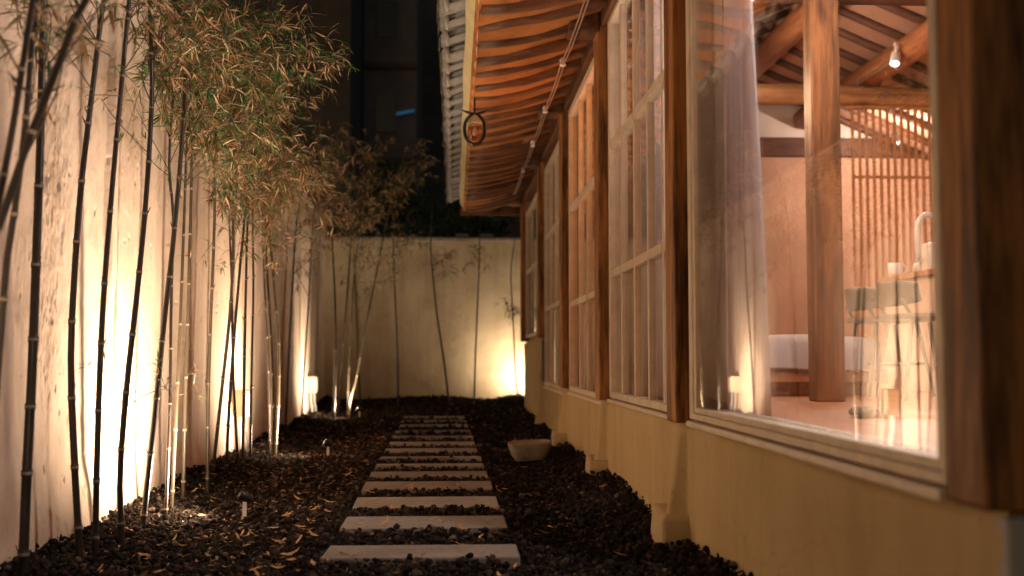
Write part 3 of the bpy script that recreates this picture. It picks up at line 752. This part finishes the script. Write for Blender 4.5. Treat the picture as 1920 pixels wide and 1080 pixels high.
# ---- things on the house
t = thing('electric_cable', 'thin twisted electric cable strung under the eave on small insulators', 'cable', (.62, 6, 2.33))
def cable_pt(d): return Vector((.60, d, eave_z(.60)-.075 + wob(d)))
mb = MB(); ins = [3.2, 4.9, 6.1, 7.3, 8.5, 9.7, 11.2]
pts = []
for a, b_ in zip(ins[:-1], ins[1:]):
    for q in range(8):
        u = q/8; pp = cable_pt(a+(b_-a)*u); pp.z -= .02*math.sin(math.pi*u); pts.append(pp)
pts.append(cable_pt(ins[-1])); mb.tube(pts, .0045, 6); obj('wire', mb, M['cable'], t, smooth=True)
mb = MB(); mb.tube([p_+Vector((.02,0,.008)) for p_ in pts], .0045, 6); obj('wire', mb, M['cable'], t, smooth=True)
for d in ins[:-1]:
    c = cable_pt(d); mb = MB(); mb.lathe(c+Vector((.01,0,-.014)), [(.012,0),(.02,.006),(.014,.02),(.02,.034),(.012,.05)], 12); obj('insulator', mb, M['ceramic'], t, smooth=True)
# hanging lantern
LP = at(890, 240, 6.6)
t = thing('hanging_lantern', 'small oval iron lantern with clear glass hanging from the eave edge', 'lantern', (LP.x, LP.y, EZ))
mb = MB(); mb.tube([(LP.x,LP.y,LP.z+.19),(LP.x,LP.y,LP.z+.075)], .005, 8); obj('hook', mb, M['iron'], t)
mb = MB(); mb.tube([(LP.x+.062*math.cos(a), LP.y, LP.z-.01+.092*math.sin(a)) for a in [2*math.pi*q/28 for q in range(29)]], .011, 8, cap=False); obj('ring', mb, M['iron'], t, smooth=True)
mb = MB(); mb.lathe((LP.x,LP.y,LP.z+.02), [(.052,.0),(.05,.012),(.012,.062),(.006,.07)], 5); obj('cap', mb, M['fascia'], t)
mb = MB()
for s_ in (-1, 1):
    mb.hexa([(LP.x,LP.y-.015,LP.z+.082),(LP.x+s_*.045,LP.y-.02,LP.z+.092),(LP.x+s_*.045,LP.y+.02,LP.z+.092),(LP.x,LP.y+.015,LP.z+.082),
             (LP.x,LP.y-.015,LP.z+.09),(LP.x+s_*.1,LP.y-.004,LP.z+.118),(LP.x+s_*.1,LP.y+.004,LP.z+.118),(LP.x,LP.y+.015,LP.z+.09)])
obj('fin', mb, M['iron'], t)
mb = MB(); mb.lathe((LP.x,LP.y,LP.z-.015), [(.01,-.065),(.036,-.05),(.048,-.01),(.04,.03),(.03,.036)], 16); obj('glass', mb, M['lantern_glass'], t, smooth=True)
mb = MB(); mb.lathe((LP.x,LP.y,LP.z-.03), [(.004,-.02),(.016,-.01),(.016,.012),(.008,.035)], 12); obj('bulb', mb, M['ceramic'], t, smooth=True)

# ---- stone basin, slab, wall boxes
c = ground_at(993, 858, -.02); t_ = Vector((c.x, c.y, -.03)); mb = MB()
def basin(u, v):
    prof = [(.085,0),(.105,.03),(.125,.085),(.128,.105),(.118,.108),(.105,.09),(.06,.07),(.0,.07)]
    k = v*(len(prof)-1); i0 = min(int(k), len(prof)-2); f_ = k-i0
    r_ = prof[i0][0]*(1-f_)+prof[i0+1][0]*f_; h_ = prof[i0][1]*(1-f_)+prof[i0+1][1]*f_
    a = u*6.2832; sx = abs(math.cos(a))**.55*math.copysign(1,math.cos(a)); sy = abs(math.sin(a))**.55*math.copysign(1,math.sin(a))
    return (t_.x + r_*1.05*sx, t_.y + r_*1.2*sy, t_.z + h_ + .006*sx)
mb.grid(lambda u, v: basin(1-u, v), 48, 21); o = obj('stone_basin', mb, M['basin'], smooth=True, loc=t_)
tag(o, 'pale rounded stone basin sitting on dark gravel beside the house plinth', 'basin')
c = at(963, 752, 13.45); mb = MB(); mb.box(c.x-.11, c.x+.16, 13.3, 13.62, .0, .045)
o = obj('paving_slab', mb, M['basin'], bevel=.008, loc=(c.x,13.45,.0)); tag(o, 'pale slab lying by the end wall in the bright far corner', 'slab')
def wall_box(d, label, s=1.0, pipes=2):
    x = wall_x(d)+.015
    t = thing('outlet_box', label, 'outlet box', (x, d, .3), 'outlet boxes on the garden wall')
    mb = MB(); mb.box(x-.02, x+.085, d-.055*s, d+.055*s, .21, .385); obj('casing', mb, M['cream'], t, bevel=.006)
    mb = MB(); mb.box(x+.0855, x+.093, d-.05*s, d+.05*s, .22, .378); obj('cover', mb, M['cream'], t, bevel=.004)
    for k in range(pipes):
        mb = MB(); o_ = .03 + .03*k
        mb.tube([(x+o_, d-.02+.04*k, .21),(x+o_, d-.02+.04*k, .12),(x+o_+.015, d-.03+.04*k, .06),(x+o_+.02, d-.03+.05*k, -.03)], .013, 10); obj('conduit', mb, M['white'], t, smooth=True)
wall_box(7.15, 'cream outlet box with conduits low on the garden wall, behind the middle bamboo clump')
wall_box(11.75, 'bright cream outlet box low on the garden wall near the far corner', 1.1)

# ------------------------------------------------------------------ garden lights
WARM = (1.0, .765, .54)
def garden_light(x, d, label, power, aim, spill=55, beam=None, spill_z=2.1):
    z0 = float(ground_z(x, d))
    t = thing('garden_spotlight', label, 'garden light', (x, d, z0), 'black garden spotlights')
    a = Vector(aim).normalized(); c = Vector((x, d, z0+.098))
    mb = MB(); mb.tube([(x,d,z0-.03),(x,d,z0+.085)], .009, 10); obj('stake', mb, M['black'], t, smooth=True)
    mb = MB(); mb.box(x-.008, x+.008, d-.0145, d-.0115, z0+.022, z0+.078); obj('tag_plate', mb, M['white'], t)
    mb = MB(); mb.lathe(c, [(.009,-.030),(.017,-.024),(.023,.012),(.026,.026),(.0225,.024)], 18, axis=a); obj('head', mb, M['black'], t, smooth=True)
    mb = MB(); mb.lathe(c, [(.021,.024),(.021,.0265)], 18, axis=a); obj('lens', mb, M['lens'], t)
    lamp('SPOT', 'beam', c+a*.036, power, WARM, .024, beam or (a.x, a.y, -.02), R(112), .5, t)
    lamp('SPOT', 'spill', c+a*.034, spill, WARM, .028, (a.x, a.y, spill_z), R(172), 1.0, t)
garden_light(-.83, 4.45, 'black garden spotlight on a stake, nearest, beside the scattered tan leaves', 15, (-1,.02,.6), 150)
garden_light(-.81, 7.15, 'small black garden spotlight aimed at the wall, in the middle of the gravel', 12, (-1,.0,.6), 135)
garden_light(-.965, 11.3, 'far small garden spotlight near the end wall, lens glowing', 18, (-1,-.05,.6), 85)
garden_light(-.80, 1.85, 'garden spotlight closest to the viewer at the foot of the wall', 5, (-1,.1,.7), 36)
garden_light(.98, 13.3, 'garden spotlight tucked behind the house corner facing the end wall', 5, (-.25,1,.5), 62, (-.3,1,.1), 1.0)

# ------------------------------------------------------------------ bamboo
def leaf(mb, p, dirv, L, W, mi, up):
    dirv = dirv.normalized(); side = dirv.cross(up)
    if side.length < 1e-3: side = Vector((1,0,0))
    side.normalize(); nrm = side.cross(dirv)
    dr = -nrm*L*.10 if nrm.z > 0 else nrm*L*.10
    b = len(mb.v)
    fold = nrm*W*.25
    p1 = p + dirv*L*.32 ; p2 = p + dirv*L*.68 + dr*.5; p3 = p + dirv*L + dr*1.6
    for q in (p, p1+side*W*.5+fold, p1, p1-side*W*.5+fold, p2+side*W*.36+fold+dr*.0, p2, p2-side*W*.36+fold, p3): mb.v.append(tuple(q))
    for f in ((0,1,2),(0,2,3),(1,4,5,2),(2,5,6,3),(4,7,5),(5,7,6)): mb.f.append(tuple(b+i for i in f)); mb.m.append(mi)
def rv(s=1.0): return Vector((random.gauss(0,s), random.gauss(0,s), random.gauss(0,s)))
def fan(mb, p, dirv, n, L, green):
    for k in range(n):
        dd = (dirv.normalized()*.7 + rv(.55) + Vector((0,0,-.30))).normalized()
        mi = 1 if random.random() < green else 2
        leaf(mb, p + rv(.004), dd, L*random.uniform(.6,1.2), L*random.uniform(.07,.115), mi, Vector((0,0,1))+rv(.5))
def branch(mb, p0, p1, green, fans, L=.075, r0=.0026, start=.3, droop=.06):
    pts = []; n = 6; mid = rv(.03)
    for q in range(n+1):
        u = q/n; pp = p0.lerp(p1, u) + mid*math.sin(math.pi*u) + Vector((0,0,.35*droop*math.sin(math.pi*u) - droop*u*u)); pts.append(pp)
    mb.tube(pts, [r0*(1-.75*q/n) for q in range(n+1)], 5, 0, cap=False)
    for k in range(fans):
        u = start + (1-start)*(k+random.random()*.8)/fans; u = min(u, .999); i0 = min(int(u*n), n-1)
        pp = pts[i0].lerp(pts[i0+1], u*n-i0); dv = (pts[i0+1]-pts[i0]).normalized()
        sd = (dv*.6 + rv(.6)).normalized(); tip = pp + sd*random.uniform(.02,.10)
        mb.tube([pp, tip], [r0*.45, r0*.2], 3, 0, cap=False)
        fan(mb, tip, sd, random.randint(3,6), L, green)
def spline(pts, n):
    """Catmull-Rom resampling"""
    P = [pts[0]*2-pts[1]] + pts + [pts[-1]*2-pts[-2]]; out = []
    for i in range(1, len(P)-2):
        for q in range(n):
            u = q/n; a, b, c, d_ = P[i-1], P[i], P[i+1], P[i+2]
            out.append(.5*((2*b)+(c-a)*u+(2*a-5*b+4*c-d_)*u*u+(3*b-3*c+d_-a)*u**3))
    out.append(P[-2]); return out
BAM = {}
def bamboo(key, label, pix, d=None, r=.011, top=2.75, m='culm', node=.22, lean=(0,0)):
    """culm drawn through the photo's pixels at its own distance, carried on above the frame to its real height"""
    if d is None: d = ground_at(*pix[0], z=-.03).y
    pts = []
    for i, (a, b_) in enumerate(pix): pts.append(at(a, b_, d))
    base = pts[0].copy(); base.z = -.08
    if pts[0].z < -.05: pts[0].z = -.08
    else: pts.insert(0, base + Vector((0,0,0)))
    last = pts[-1]; dirv = (pts[-1]-pts[-2]).normalized()
    while last.z < top:
        dirv = (dirv + Vector((random.gauss(.05,.05)+lean[0], random.gauss(0,.05)+lean[1], 0))).normalized()
        last = last + dirv*.3; pts.append(last)
    sp = spline(pts, 6)
    # arc-length resample with nodes
    ln = [0]
    for a, b_ in zip(sp[:-1], sp[1:]): ln.append(ln[-1]+(b_-a).length)
    tot = ln[-1]
    def pos(s_):
        import bisect
        i = min(max(bisect.bisect_right(ln, s_)-1, 0), len(sp)-2); u = (s_-ln[i])/max(ln[i+1]-ln[i], 1e-6); return sp[i].lerp(sp[i+1], u)
    P, Rr, ring = [], [], []
    s_ = 0.0; nx = random.uniform(.08,.16); nodes = []
    while nx < tot-.02:
        for q in (0, .5): P.append(pos(s_+.012+(nx-.012-s_-.012)*q)); Rr.append(1.0); ring.append(0)
        P += [pos(nx-.010), pos(nx-.004), pos(nx), pos(nx+.004), pos(nx+.010)]; Rr += [1.02,1.20,1.12,1.22,1.0]; ring += [0,1,1,0,0]
        nodes.append(nx); s_ = nx; nx += node*random.uniform(.8,1.15)
    P.append(pos(tot)); Rr.append(.8); ring.append(0)
    zt = [(1-.6*max(0, (p_.z-.3))/(top)) for p_ in P]
    mb = MB(); mb.tube(P, [r*a*b_ for a, b_ in zip(Rr, zt)], 10, 0, True, lambda i: 1 if ring[i] else 0)
    t = thing('bamboo', label, 'bamboo', (P[0].x, P[0].y, 0), 'bamboo along the garden wall')
    # little bud scars at nodes
    for nx in nodes:
        if random.random() < .55:
            c = pos(nx); a = random.uniform(0, 6.28); dv = Vector((math.cos(a), math.sin(a), 1.2)).normalized()
            mb.tube([c+Vector((math.cos(a),math.sin(a),0))*r*.8, c+dv*(r+.018)], [.003,.0012], 4, 0)
    obj('culm', mb, [M[m], M['node']], t, smooth=True)
    BAM[key] = dict(t=t, pos=pos, tot=tot, P=P, mb=MB(), d=d); return t
def culm_at(key, z):
    P = BAM[key]['P']; return min(P, key=lambda p: abs(p.z-z)).copy()
def cluster(key, px, py, rx, ry, d, n, green=.45, fans=9, sd=.35, L=.075, rise=.25, k_=1.04):
    """n leafy branches of bamboo `key`, ending in a cloud centred where the photo shows it"""
    mb = BAM[key]['mb']; c = at(px, py, d); sx = rx/FPX*d; sz = ry/FPX*d
    for k in range(n):
        v = rv(1); v.normalize(); v *= random.random()**.45
        e = c + Vector((v.x*sx, v.y*sd, v.z*sz))
        s_ = culm_at(key, max(.9, e.z - rise*random.uniform(.3,1.4)))
        if (e-s_).length > .75: s_ = s_.lerp(e, 1-.75/(e-s_).length) if False else s_
        branch(mb, s_, e, green, max(3, int(fans*.85)), L*k_, start=max(.25, 1-.55/max((e-s_).length, .1)))

# -- stems, listed from the viewer towards the far end
bamboo('a1', 'blurred dark bamboo stem nearest the camera, leaning steeply right across the others', [(-250,1250),(-60,560),(0,420),(50,272),(105,135),(155,10)], 2.2, .0095, 2.3, lean=(.2,0))
bamboo('a2', 'blurred dark bamboo stem at the far left edge, left of the crossing stem', [(-150,1240),(-45,600),(0,365),(22,250),(57,30)], 2.25, .0085, 2.4)
bamboo('a3', 'blurred pale-ringed bamboo stem at the left edge, second from the left', [(-40,1200),(8,540),(30,380),(48,230),(66,30)], 2.4, .0085, 2.5)
bamboo('b1', 'thick straight dark bamboo stem, the thickest at the left of the picture', [(44,1048),(50,900),(60,700),(66,540),(71,400),(76,250),(81,50)], 3.08, .0138, 2.7)
bamboo('b2', 'dark bamboo stem bowing left at its foot, second thick stem from the left', [(150,1052),(139,850),(133,690),(137,560),(150,370),(172,180),(196,-10)], None, .0115, 2.8)
bamboo('b3', 'dark slim bamboo stem, third from the left in sharp focus', [(178,1040),(185,760),(194,560),(208,380),(222,220),(243,-10)], None, .0105, 2.8)
bamboo('b4', 'dark bamboo stem rising in front of the brightest patch of wall', [(229,1020),(225,900),(236,740),(258,540),(274,370),(285,170),(281,-10)], None, .011, 2.8)
bamboo('b5', 'dark bamboo stem leaning right over the brightest wall glow', [(268,985),(288,800),(308,600),(322,480),(337,320),(347,170),(352,60)], None, .0115, 2.7)
bamboo('c1', 'thin dark bamboo stem with a kink, just right of the wall glow', [(311,968),(318,760),(321,560),(325,400),(317,320),(325,180)], None, .0075, 2.5)
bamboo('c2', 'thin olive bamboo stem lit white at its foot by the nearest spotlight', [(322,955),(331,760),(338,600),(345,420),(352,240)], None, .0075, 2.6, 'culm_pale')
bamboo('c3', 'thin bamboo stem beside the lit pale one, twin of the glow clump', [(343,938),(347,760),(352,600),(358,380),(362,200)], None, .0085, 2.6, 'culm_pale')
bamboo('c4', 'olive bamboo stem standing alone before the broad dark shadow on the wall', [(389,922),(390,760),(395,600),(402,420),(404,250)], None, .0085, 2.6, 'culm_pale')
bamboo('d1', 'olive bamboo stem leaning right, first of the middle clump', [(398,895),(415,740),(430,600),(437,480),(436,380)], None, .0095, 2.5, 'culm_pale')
bamboo('d2', 'dark bamboo stem crossing its neighbour in the middle clump', [(424,885),(430,760),(440,620),(452,480),(462,380)], None, .0095, 2.5)
bamboo('d3', 'slim dark bamboo stem leaning left within the middle clump', [(447,880),(440,760),(436,640),(434,520),(430,400)], None, .008, 2.4)
bamboo('d4', 'straight dark bamboo stem right of the crossing pair in the middle clump', [(455,878),(458,700),(461,540),(465,400)], None, .009, 2.5)
bamboo('d5', 'straight thin bamboo stem, right end of the middle clump', [(469,868),(472,680),(475,540),(474,400)], None, .008, 2.5)
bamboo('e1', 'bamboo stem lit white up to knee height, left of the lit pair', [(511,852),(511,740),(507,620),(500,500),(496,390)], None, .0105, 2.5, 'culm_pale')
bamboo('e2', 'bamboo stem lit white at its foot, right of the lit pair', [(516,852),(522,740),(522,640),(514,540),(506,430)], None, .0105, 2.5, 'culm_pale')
bamboo('e3', 'thin dark bamboo stem close behind the lit pair', [(506,846),(504,720),(499,600),(494,480),(492,380)], None, .008, 2.4)
bamboo('f1', 'dark bamboo stem against the unlit stretch of wall', [(535,812),(541,680),(548,540),(556,420)], None, .0105, 2.5)
bamboo('f2', 'dark bamboo stem at the edge of the far wall glow', [(566,788),(571,680),(579,560),(586,430)], None, .0105, 2.5)
bamboo('g1', 'dark upright bamboo stem, leftmost of the far clump by the outlet box', [(626,785),(629,660),(628,560),(622,430)], None, .013, 2.6)
bamboo('g2', 'dark leaning bamboo stem in the far clump beside the outlet box', [(634,778),(642,660),(652,540),(660,430)], None, .013, 2.6)
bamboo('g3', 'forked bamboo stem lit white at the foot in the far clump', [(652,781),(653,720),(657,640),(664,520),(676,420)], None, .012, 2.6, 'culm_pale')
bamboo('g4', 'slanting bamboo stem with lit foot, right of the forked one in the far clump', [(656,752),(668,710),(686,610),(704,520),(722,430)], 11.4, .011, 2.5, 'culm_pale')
bamboo('g5', 'thin dark bamboo stem near the end wall, right of the far clump', [(676,768),(671,660),(667,560),(662,440)], None, .010, 2.5)
bamboo('h1', 'thin bamboo stem standing in for a shadow on the end wall, left third', [(746,764),(746,680),(742,580),(738,480)], 12.6, .012, 2.3, lean=(-.02,0))  # dark stem put where a stem shadow falls on the end wall
bamboo('h2', 'leaning thin bamboo stem standing in for a shadow on the middle of the end wall', [(842,762),(833,680),(818,580),(808,470)], 12.9, .014, 2.3)  # stem added in place of a leaning shadow on the wall
bamboo('h3', 'thin upright bamboo stem standing in for an end wall shadow, right of the leaning one', [(889,762),(891,680),(895,580),(899,480)], 13.0, .011, 2.3)  # another stem standing in for a wall shadow
bamboo('h4', 'slender bamboo stem by the bright far corner next to the house', [(972,760),(966,690),(962,600),(958,520)], 13.0, .010, 2.2)

# -- foliage clouds
cluster('a1', 170, -60, 90, 45, 2.3, 3, .25, 4, .2, .085)
cluster('a3', 45, -15, 60, 25, 2.35, 3, .2, 4, .15, .08)
cluster('a2', 10, -10, 50, 35, 2.2, 2, .2, 4, .12, .08)
cluster('b1', 105, -50, 70, 40, 3.0, 3, .3, 5)
cluster('b2', 190, -105, 80, 40, 3.3, 5, .5, 6)
cluster('b3', 300, -45, 60, 45, 3.6, 7, .35, 7)
cluster('b4', 345, 20, 65, 55, 3.9, 15, .35, 9)
cluster('b5', 390, 60, 100, 80, 4.2, 22, .45, 10)
cluster('c1', 330, 110, 70, 75, 4.3, 14, .5, 8)
cluster('c2', 400, 190, 75, 80, 4.6, 17, .5, 9)
cluster('c3', 480, 90, 100, 80, 4.7, 24, .45, 11)
cluster('c3', 560, 60, 95, 70, 4.9, 18, .5, 10)
cluster('c4', 640, 55, 55, 45, 5.0, 7, .6, 8)
cluster('c4', 460, 200, 90, 75, 5.0, 20, .5, 10)
cluster('d1', 420, 290, 65, 70, 5.2, 14, .5, 8)
cluster('d2', 540, 150, 80, 80, 5.4, 20, .4, 11)
cluster('d3', 450, 340, 55, 60, 5.6, 11, .45, 8)
cluster('d4', 520, 260, 85, 70, 5.7, 20, .4, 10)
cluster('d5', 560, 320, 70, 50, 5.9, 13, .3, 9)
cluster('e1', 500, 370, 60, 60, 6.9, 13, .3, 9)
cluster('e2', 570, 300, 70, 75, 7.0, 18, .25, 10)
cluster('e3', 540, 420, 50, 50, 7.0, 9, .35, 7)
cluster('f1', 600, 350, 75, 85, 8.3, 13, .2, 10, L=.085)
cluster('f2', 640, 300, 80, 90, 9.6, 13, .2, 10, L=.085)
cluster('f2', 560, 470, 35, 60, 9.8, 4, .3, 7, L=.085)
cluster('g1', 640, 400, 80, 80, 10.6, 11, .2, 10, L=.09)
cluster('g2', 700, 340, 80, 85, 10.8, 13, .2, 10, L=.09)
cluster('g3', 690, 440, 70, 55, 11.0, 8, .35, 9, L=.09)
cluster('g4', 760, 350, 60, 80, 11.4, 8, .25, 9, L=.09)
cluster('g4', 745, 500, 45, 40, 11.4, 4, .5, 7, L=.09)
cluster('g5', 680, 500, 50, 45, 11.8, 6, .4, 7, L=.09)
cluster('g3', 715, 275, 80, 70, 10.9, 11, .15, 8, L=.09)
cluster('g5', 640, 245, 60, 60, 10.4, 8, .15, 8, L=.09)
cluster('g4', 785, 300, 40, 45, 11.6, 6, .15, 7, L=.09)
cluster('h1', 770, 450, 70, 45, 12.5, 7, .25, 9, L=.09)
cluster('h2', 840, 480, 60, 40, 12.7, 6, .25, 8, L=.09)  # leaves in place of leaf shadows along the top of the end wall
cluster('h3', 900, 480, 50, 35, 12.8, 4, .25, 7, L=.09)
cluster('h4', 955, 560, 26, 40, 12.9, 5, .3, 7, L=.09)
# -- the few single twigs that hang over the lit wall
def twig(key, pixs, d, fans, green, L=.05):
    p0 = at(*pixs[0], d); p1 = at(*pixs[1], d); branch(BAM[key]['mb'], p0, p1, green, fans, L, .0018, .35, .015)
for key, a, b_, d, fn, gr in (('b2',(170,165),(128,95),3.2,3,.9),('b2',(176,120),(112,100),3.2,2,.9),('b2',(180,90),(205,95),3.2,2,1),
        ('b3',(225,180),(165,178),3.4,2,.6),('b4',(283,165),(235,250),3.5,4,.5),('b4',(280,290),(190,175),3.5,3,.3),('b5',(318,330),(240,240),3.9,4,.35),
        ('b5',(320,325),(232,150),3.9,4,.3),('b4',(243,720),(196,640),3.5,2,.1),('b4',(240,760),(318,728),3.6,2,.1),('b5',(316,780),(268,715),3.8,3,.1),
        ('c2',(336,740),(374,700),4.3,2,.7),('c3',(352,280),(310,300),4.5,3,.6),('c4',(400,400),(455,350),4.9,4,.5),
        ('c4',(402,450),(365,500),4.9,2,.4),('d1',(432,470),(412,480),5.4,2,.6),('d4',(462,440),(430,500),5.6,3,.5),('e3',(500,560),(480,590),6.9,2,.4)):
    twig(key, (a, b_), d, fn, gr)
for k, b in BAM.items():
    if b['mb'].v: obj('foliage', b['mb'], [M['twig'], M['leaf_green'], M['leaf_dry_lit']], b['t'])

# ------------------------------------------------------------------ fallen leaves
lv = []
for k in range(6):
    mb = MB(); L = .052; W = .0125; cur = random.uniform(.1,.5)
    for q in range(7):
        u = q/6; w_ = W*math.sin(math.pi*min(1, u*.92+.04))**.8*.5
        z_ = cur*L*.35*(u-.5)**2*4*random.uniform(.8,1.2); tw = random.uniform(-.3,.3)
        yy = random.uniform(-.003,.003) + .012*cur*math.sin(u*3)
        mb.v += [(u*L-L/2, yy-w_, z_+w_*.5+tw*w_), (u*L-L/2, yy, z_), (u*L-L/2, yy+w_, z_+w_*.5-tw*w_)]
    for q in range(6):
        b = q*3; mb.f += [(b,b+3,b+4,b+1),(b+1,b+4,b+5,b+2)]; mb.m += [0,0]
    lv.append(mb)
fl_protos = []
def fallen(x, y, s, k, z=None, label='dry tan bamboo leaf lying loose on the dark gravel', grp='fallen leaves on the gravel'):
    if k < len(fl_protos): o = fl_protos[k].copy(); COL.objects.link(o)
    else:
        o = obj('fallen_leaf', lv[k], M['fallen'], smooth=True); fl_protos.append(o)
    zz = float(ground_z(x, y)) + .018 if z is None else z
    o.location = (x, y, zz); o.scale = (s, s, s)
    o.rotation_euler = (random.uniform(-.45,.45), random.uniform(-.4,.4), random.uniform(0, 6.28))
    return tag(o, label, 'leaf', grp)
k = 0
spots = [(462,1000),(270,1040),(255,1012),(330,1005),(325,940),(365,930),(385,905),(405,935),(400,905),(520,1024),(560,1024),(575,1000),(545,1050),(470,995),(455,965),(640,1060),(665,1062),(790,1065),
         (1045,962),(1165,1042),(1020,1000),(1130,935),(1000,830),(700,958),(770,930),(860,925),(930,925),(720,1000),(830,1000),(870,1010),(240,1000),(190,1075),(300,1075),(480,1075),(600,940),(560,935),(540,965),(590,960)]
for (a, b_) in spots:
    g_ = ground_at(a, b_, -.03); fallen(g_.x, g_.y, random.uniform(.8,1.25), k if k < 6 else random.randrange(6)); k += 1
for _ in range(200):
    y_ = 3.0 + 5.5*random.random()**1.1; x_ = random.triangular(wall_x(y_)+.12, .5, -.75)
    if abs(x_+.1) < .33 and any(dn-.02 < y_ < dn+.28 for dn in near): continue
    fallen(x_, y_, random.uniform(.45,1.0), random.randrange(6))
for (i, dx, dy) in ((0,.12,.18),(3,-.1,.05)):
    fallen(-.1+dx, near[i]+dy, .8, random.randrange(6), .008, 'dry leaf resting flat on the nearest stepping stone' if i == 0 else 'dry leaf resting on the fourth stepping stone', 'leaves on the stepping stones')

# crumbs of leaf litter between the stones, too many to count
mb = MB()
for _ in range(1500):
    y_ = 3.0+7.5*random.random(); x_ = random.triangular(wall_x(y_)+.05, .55, -.85)
    if abs(x_+.12) < .36 and random.random() < .9: continue
    p_ = Vector((x_, y_, float(ground_z(x_, y_))+.016)); a = random.uniform(0, 6.28)
    leaf(mb, p_, Vector((math.cos(a), math.sin(a), random.uniform(-.3,.35))), random.uniform(.014,.036), random.uniform(.004,.009), 0, Vector((0,0,1))+rv(.35))
o = obj('leaf_litter', mb, M['leaf_dry_lit']); tag(o, 'crumbs of dry leaf litter strewn over the dark gravel', 'leaf litter', kind='stuff')

# ------------------------------------------------------------------ beyond the yard
t = thing('apartment_block', 'dim grey apartment block rising in the dark beyond the end wall', 'building', (-.5, 34, 0))
mb = MB(); a = at(683, 0, 34); b_ = at(782, 0, 34); mb.box(a.x, b_.x, 34, 40, 0, 15); obj('wall', mb, M['building'], t)
a2 = at(700, 0, 34)
for zf in (3.6, 6.6, 9.6, 12.6): mb = MB(); mb.box(a2.x-.2, b_.x+.05, 33.85, 33.99, zf, zf+.18); obj('floor_band', mb, M['building_dark'], t)
for zf in (4.6, 7.6, 10.6):
    mb = MB(); mb.box(a2.x+.1, a2.x+.75, 33.95, 33.99, zf, zf+1.2); obj('window', mb, M['pane_dark'], t)
c = at(760, 211, 33.7); mb = MB(); mb.hexa([(c.x-.28,33.68,c.z-.09),(c.x+.28,33.68,c.z+.03),(c.x+.28,33.78,c.z+.03),(c.x-.28,33.78,c.z-.09),(c.x-.28,33.68,c.z+.0),(c.x+.28,33.68,c.z+.11),(c.x+.28,33.78,c.z+.11),(c.x-.28,33.78,c.z+.0)])
obj('strip_light', mb, M['blue_lamp'], t)
t = thing('neighbour_building', 'nearly black building mass filling the night behind the bamboo tops', 'building', (-6, 30, 0))
mb = MB(); mb.box(-14, -2.9, 30, 36, 0, 16); obj('wall', mb, M['building_dark'], t)
mb = MB(); mb.box(-14.2, -2.7, 29.7, 36.2, 16.01, 16.4); obj('roof', mb, M['building_dark'], t)
t = thing('sky_cover_building', 'dark building beyond the end wall, enlarged to cover the bright sky gap beside the eave', 'building', (2, 26, 0))
mb = MB(); mb.box(-3.5, 9, 44, 50, 0, 22); obj('wall', mb, M['building_dark'], t)  # block stretched up to hide the bright sky between apartment block and eave
mb = MB(); mb.box(-3.7, 9.2, 43.7, 50.2, 22.01, 22.5); obj('roof', mb, M['building_dark'], t)
def tree(c, rad, hgt, label, n):
    t = thing('tree', label, 'tree', (c[0], c[1], 0), 'trees beyond the end wall')
    mb = MB(); mb.tube([(c[0],c[1],-.1),(c[0]+.05,c[1],hgt*.5),(c[0],c[1]+.1,hgt)], [.09,.06,.02], 8)
    for k in range(8):
        a = k*.9; z_ = hgt*(.45+.06*k); mb.tube([(c[0],c[1],z_),(c[0]+rad*.6*math.cos(a),c[1]+rad*.6*math.sin(a),z_+.4)], [.03,.008], 5)
    obj('trunk', mb, M['bark'], t, smooth=True)
    mb = MB()
    for k in range(n):
        v = rv(1).normalized()*random.random()**.4; lump = .75+.35*math.sin(v.x*5+c[0])*math.cos(v.z*6)
        p_ = Vector((c[0],c[1],hgt*.85)) + Vector((v.x*rad, v.y*rad, v.z*hgt*.42))*lump
        leaf(mb, p_, rv(1)+Vector((0,0,-.3)), random.uniform(.10,.18), .05, 0, rv(1))
    obj('crown', mb, M['tree_leaf'], t)
c = at(895, 410, 16.0); tree((c.x, 16.0), .75, 2.6, 'dim green shrubby tree peeping over the end wall near the eave', 1500)
c = at(740, 380, 17.5); tree((c.x, 17.5), 1.1, 3.3, 'dark leafy tree behind the end wall left of the grey apartment block', 1600)
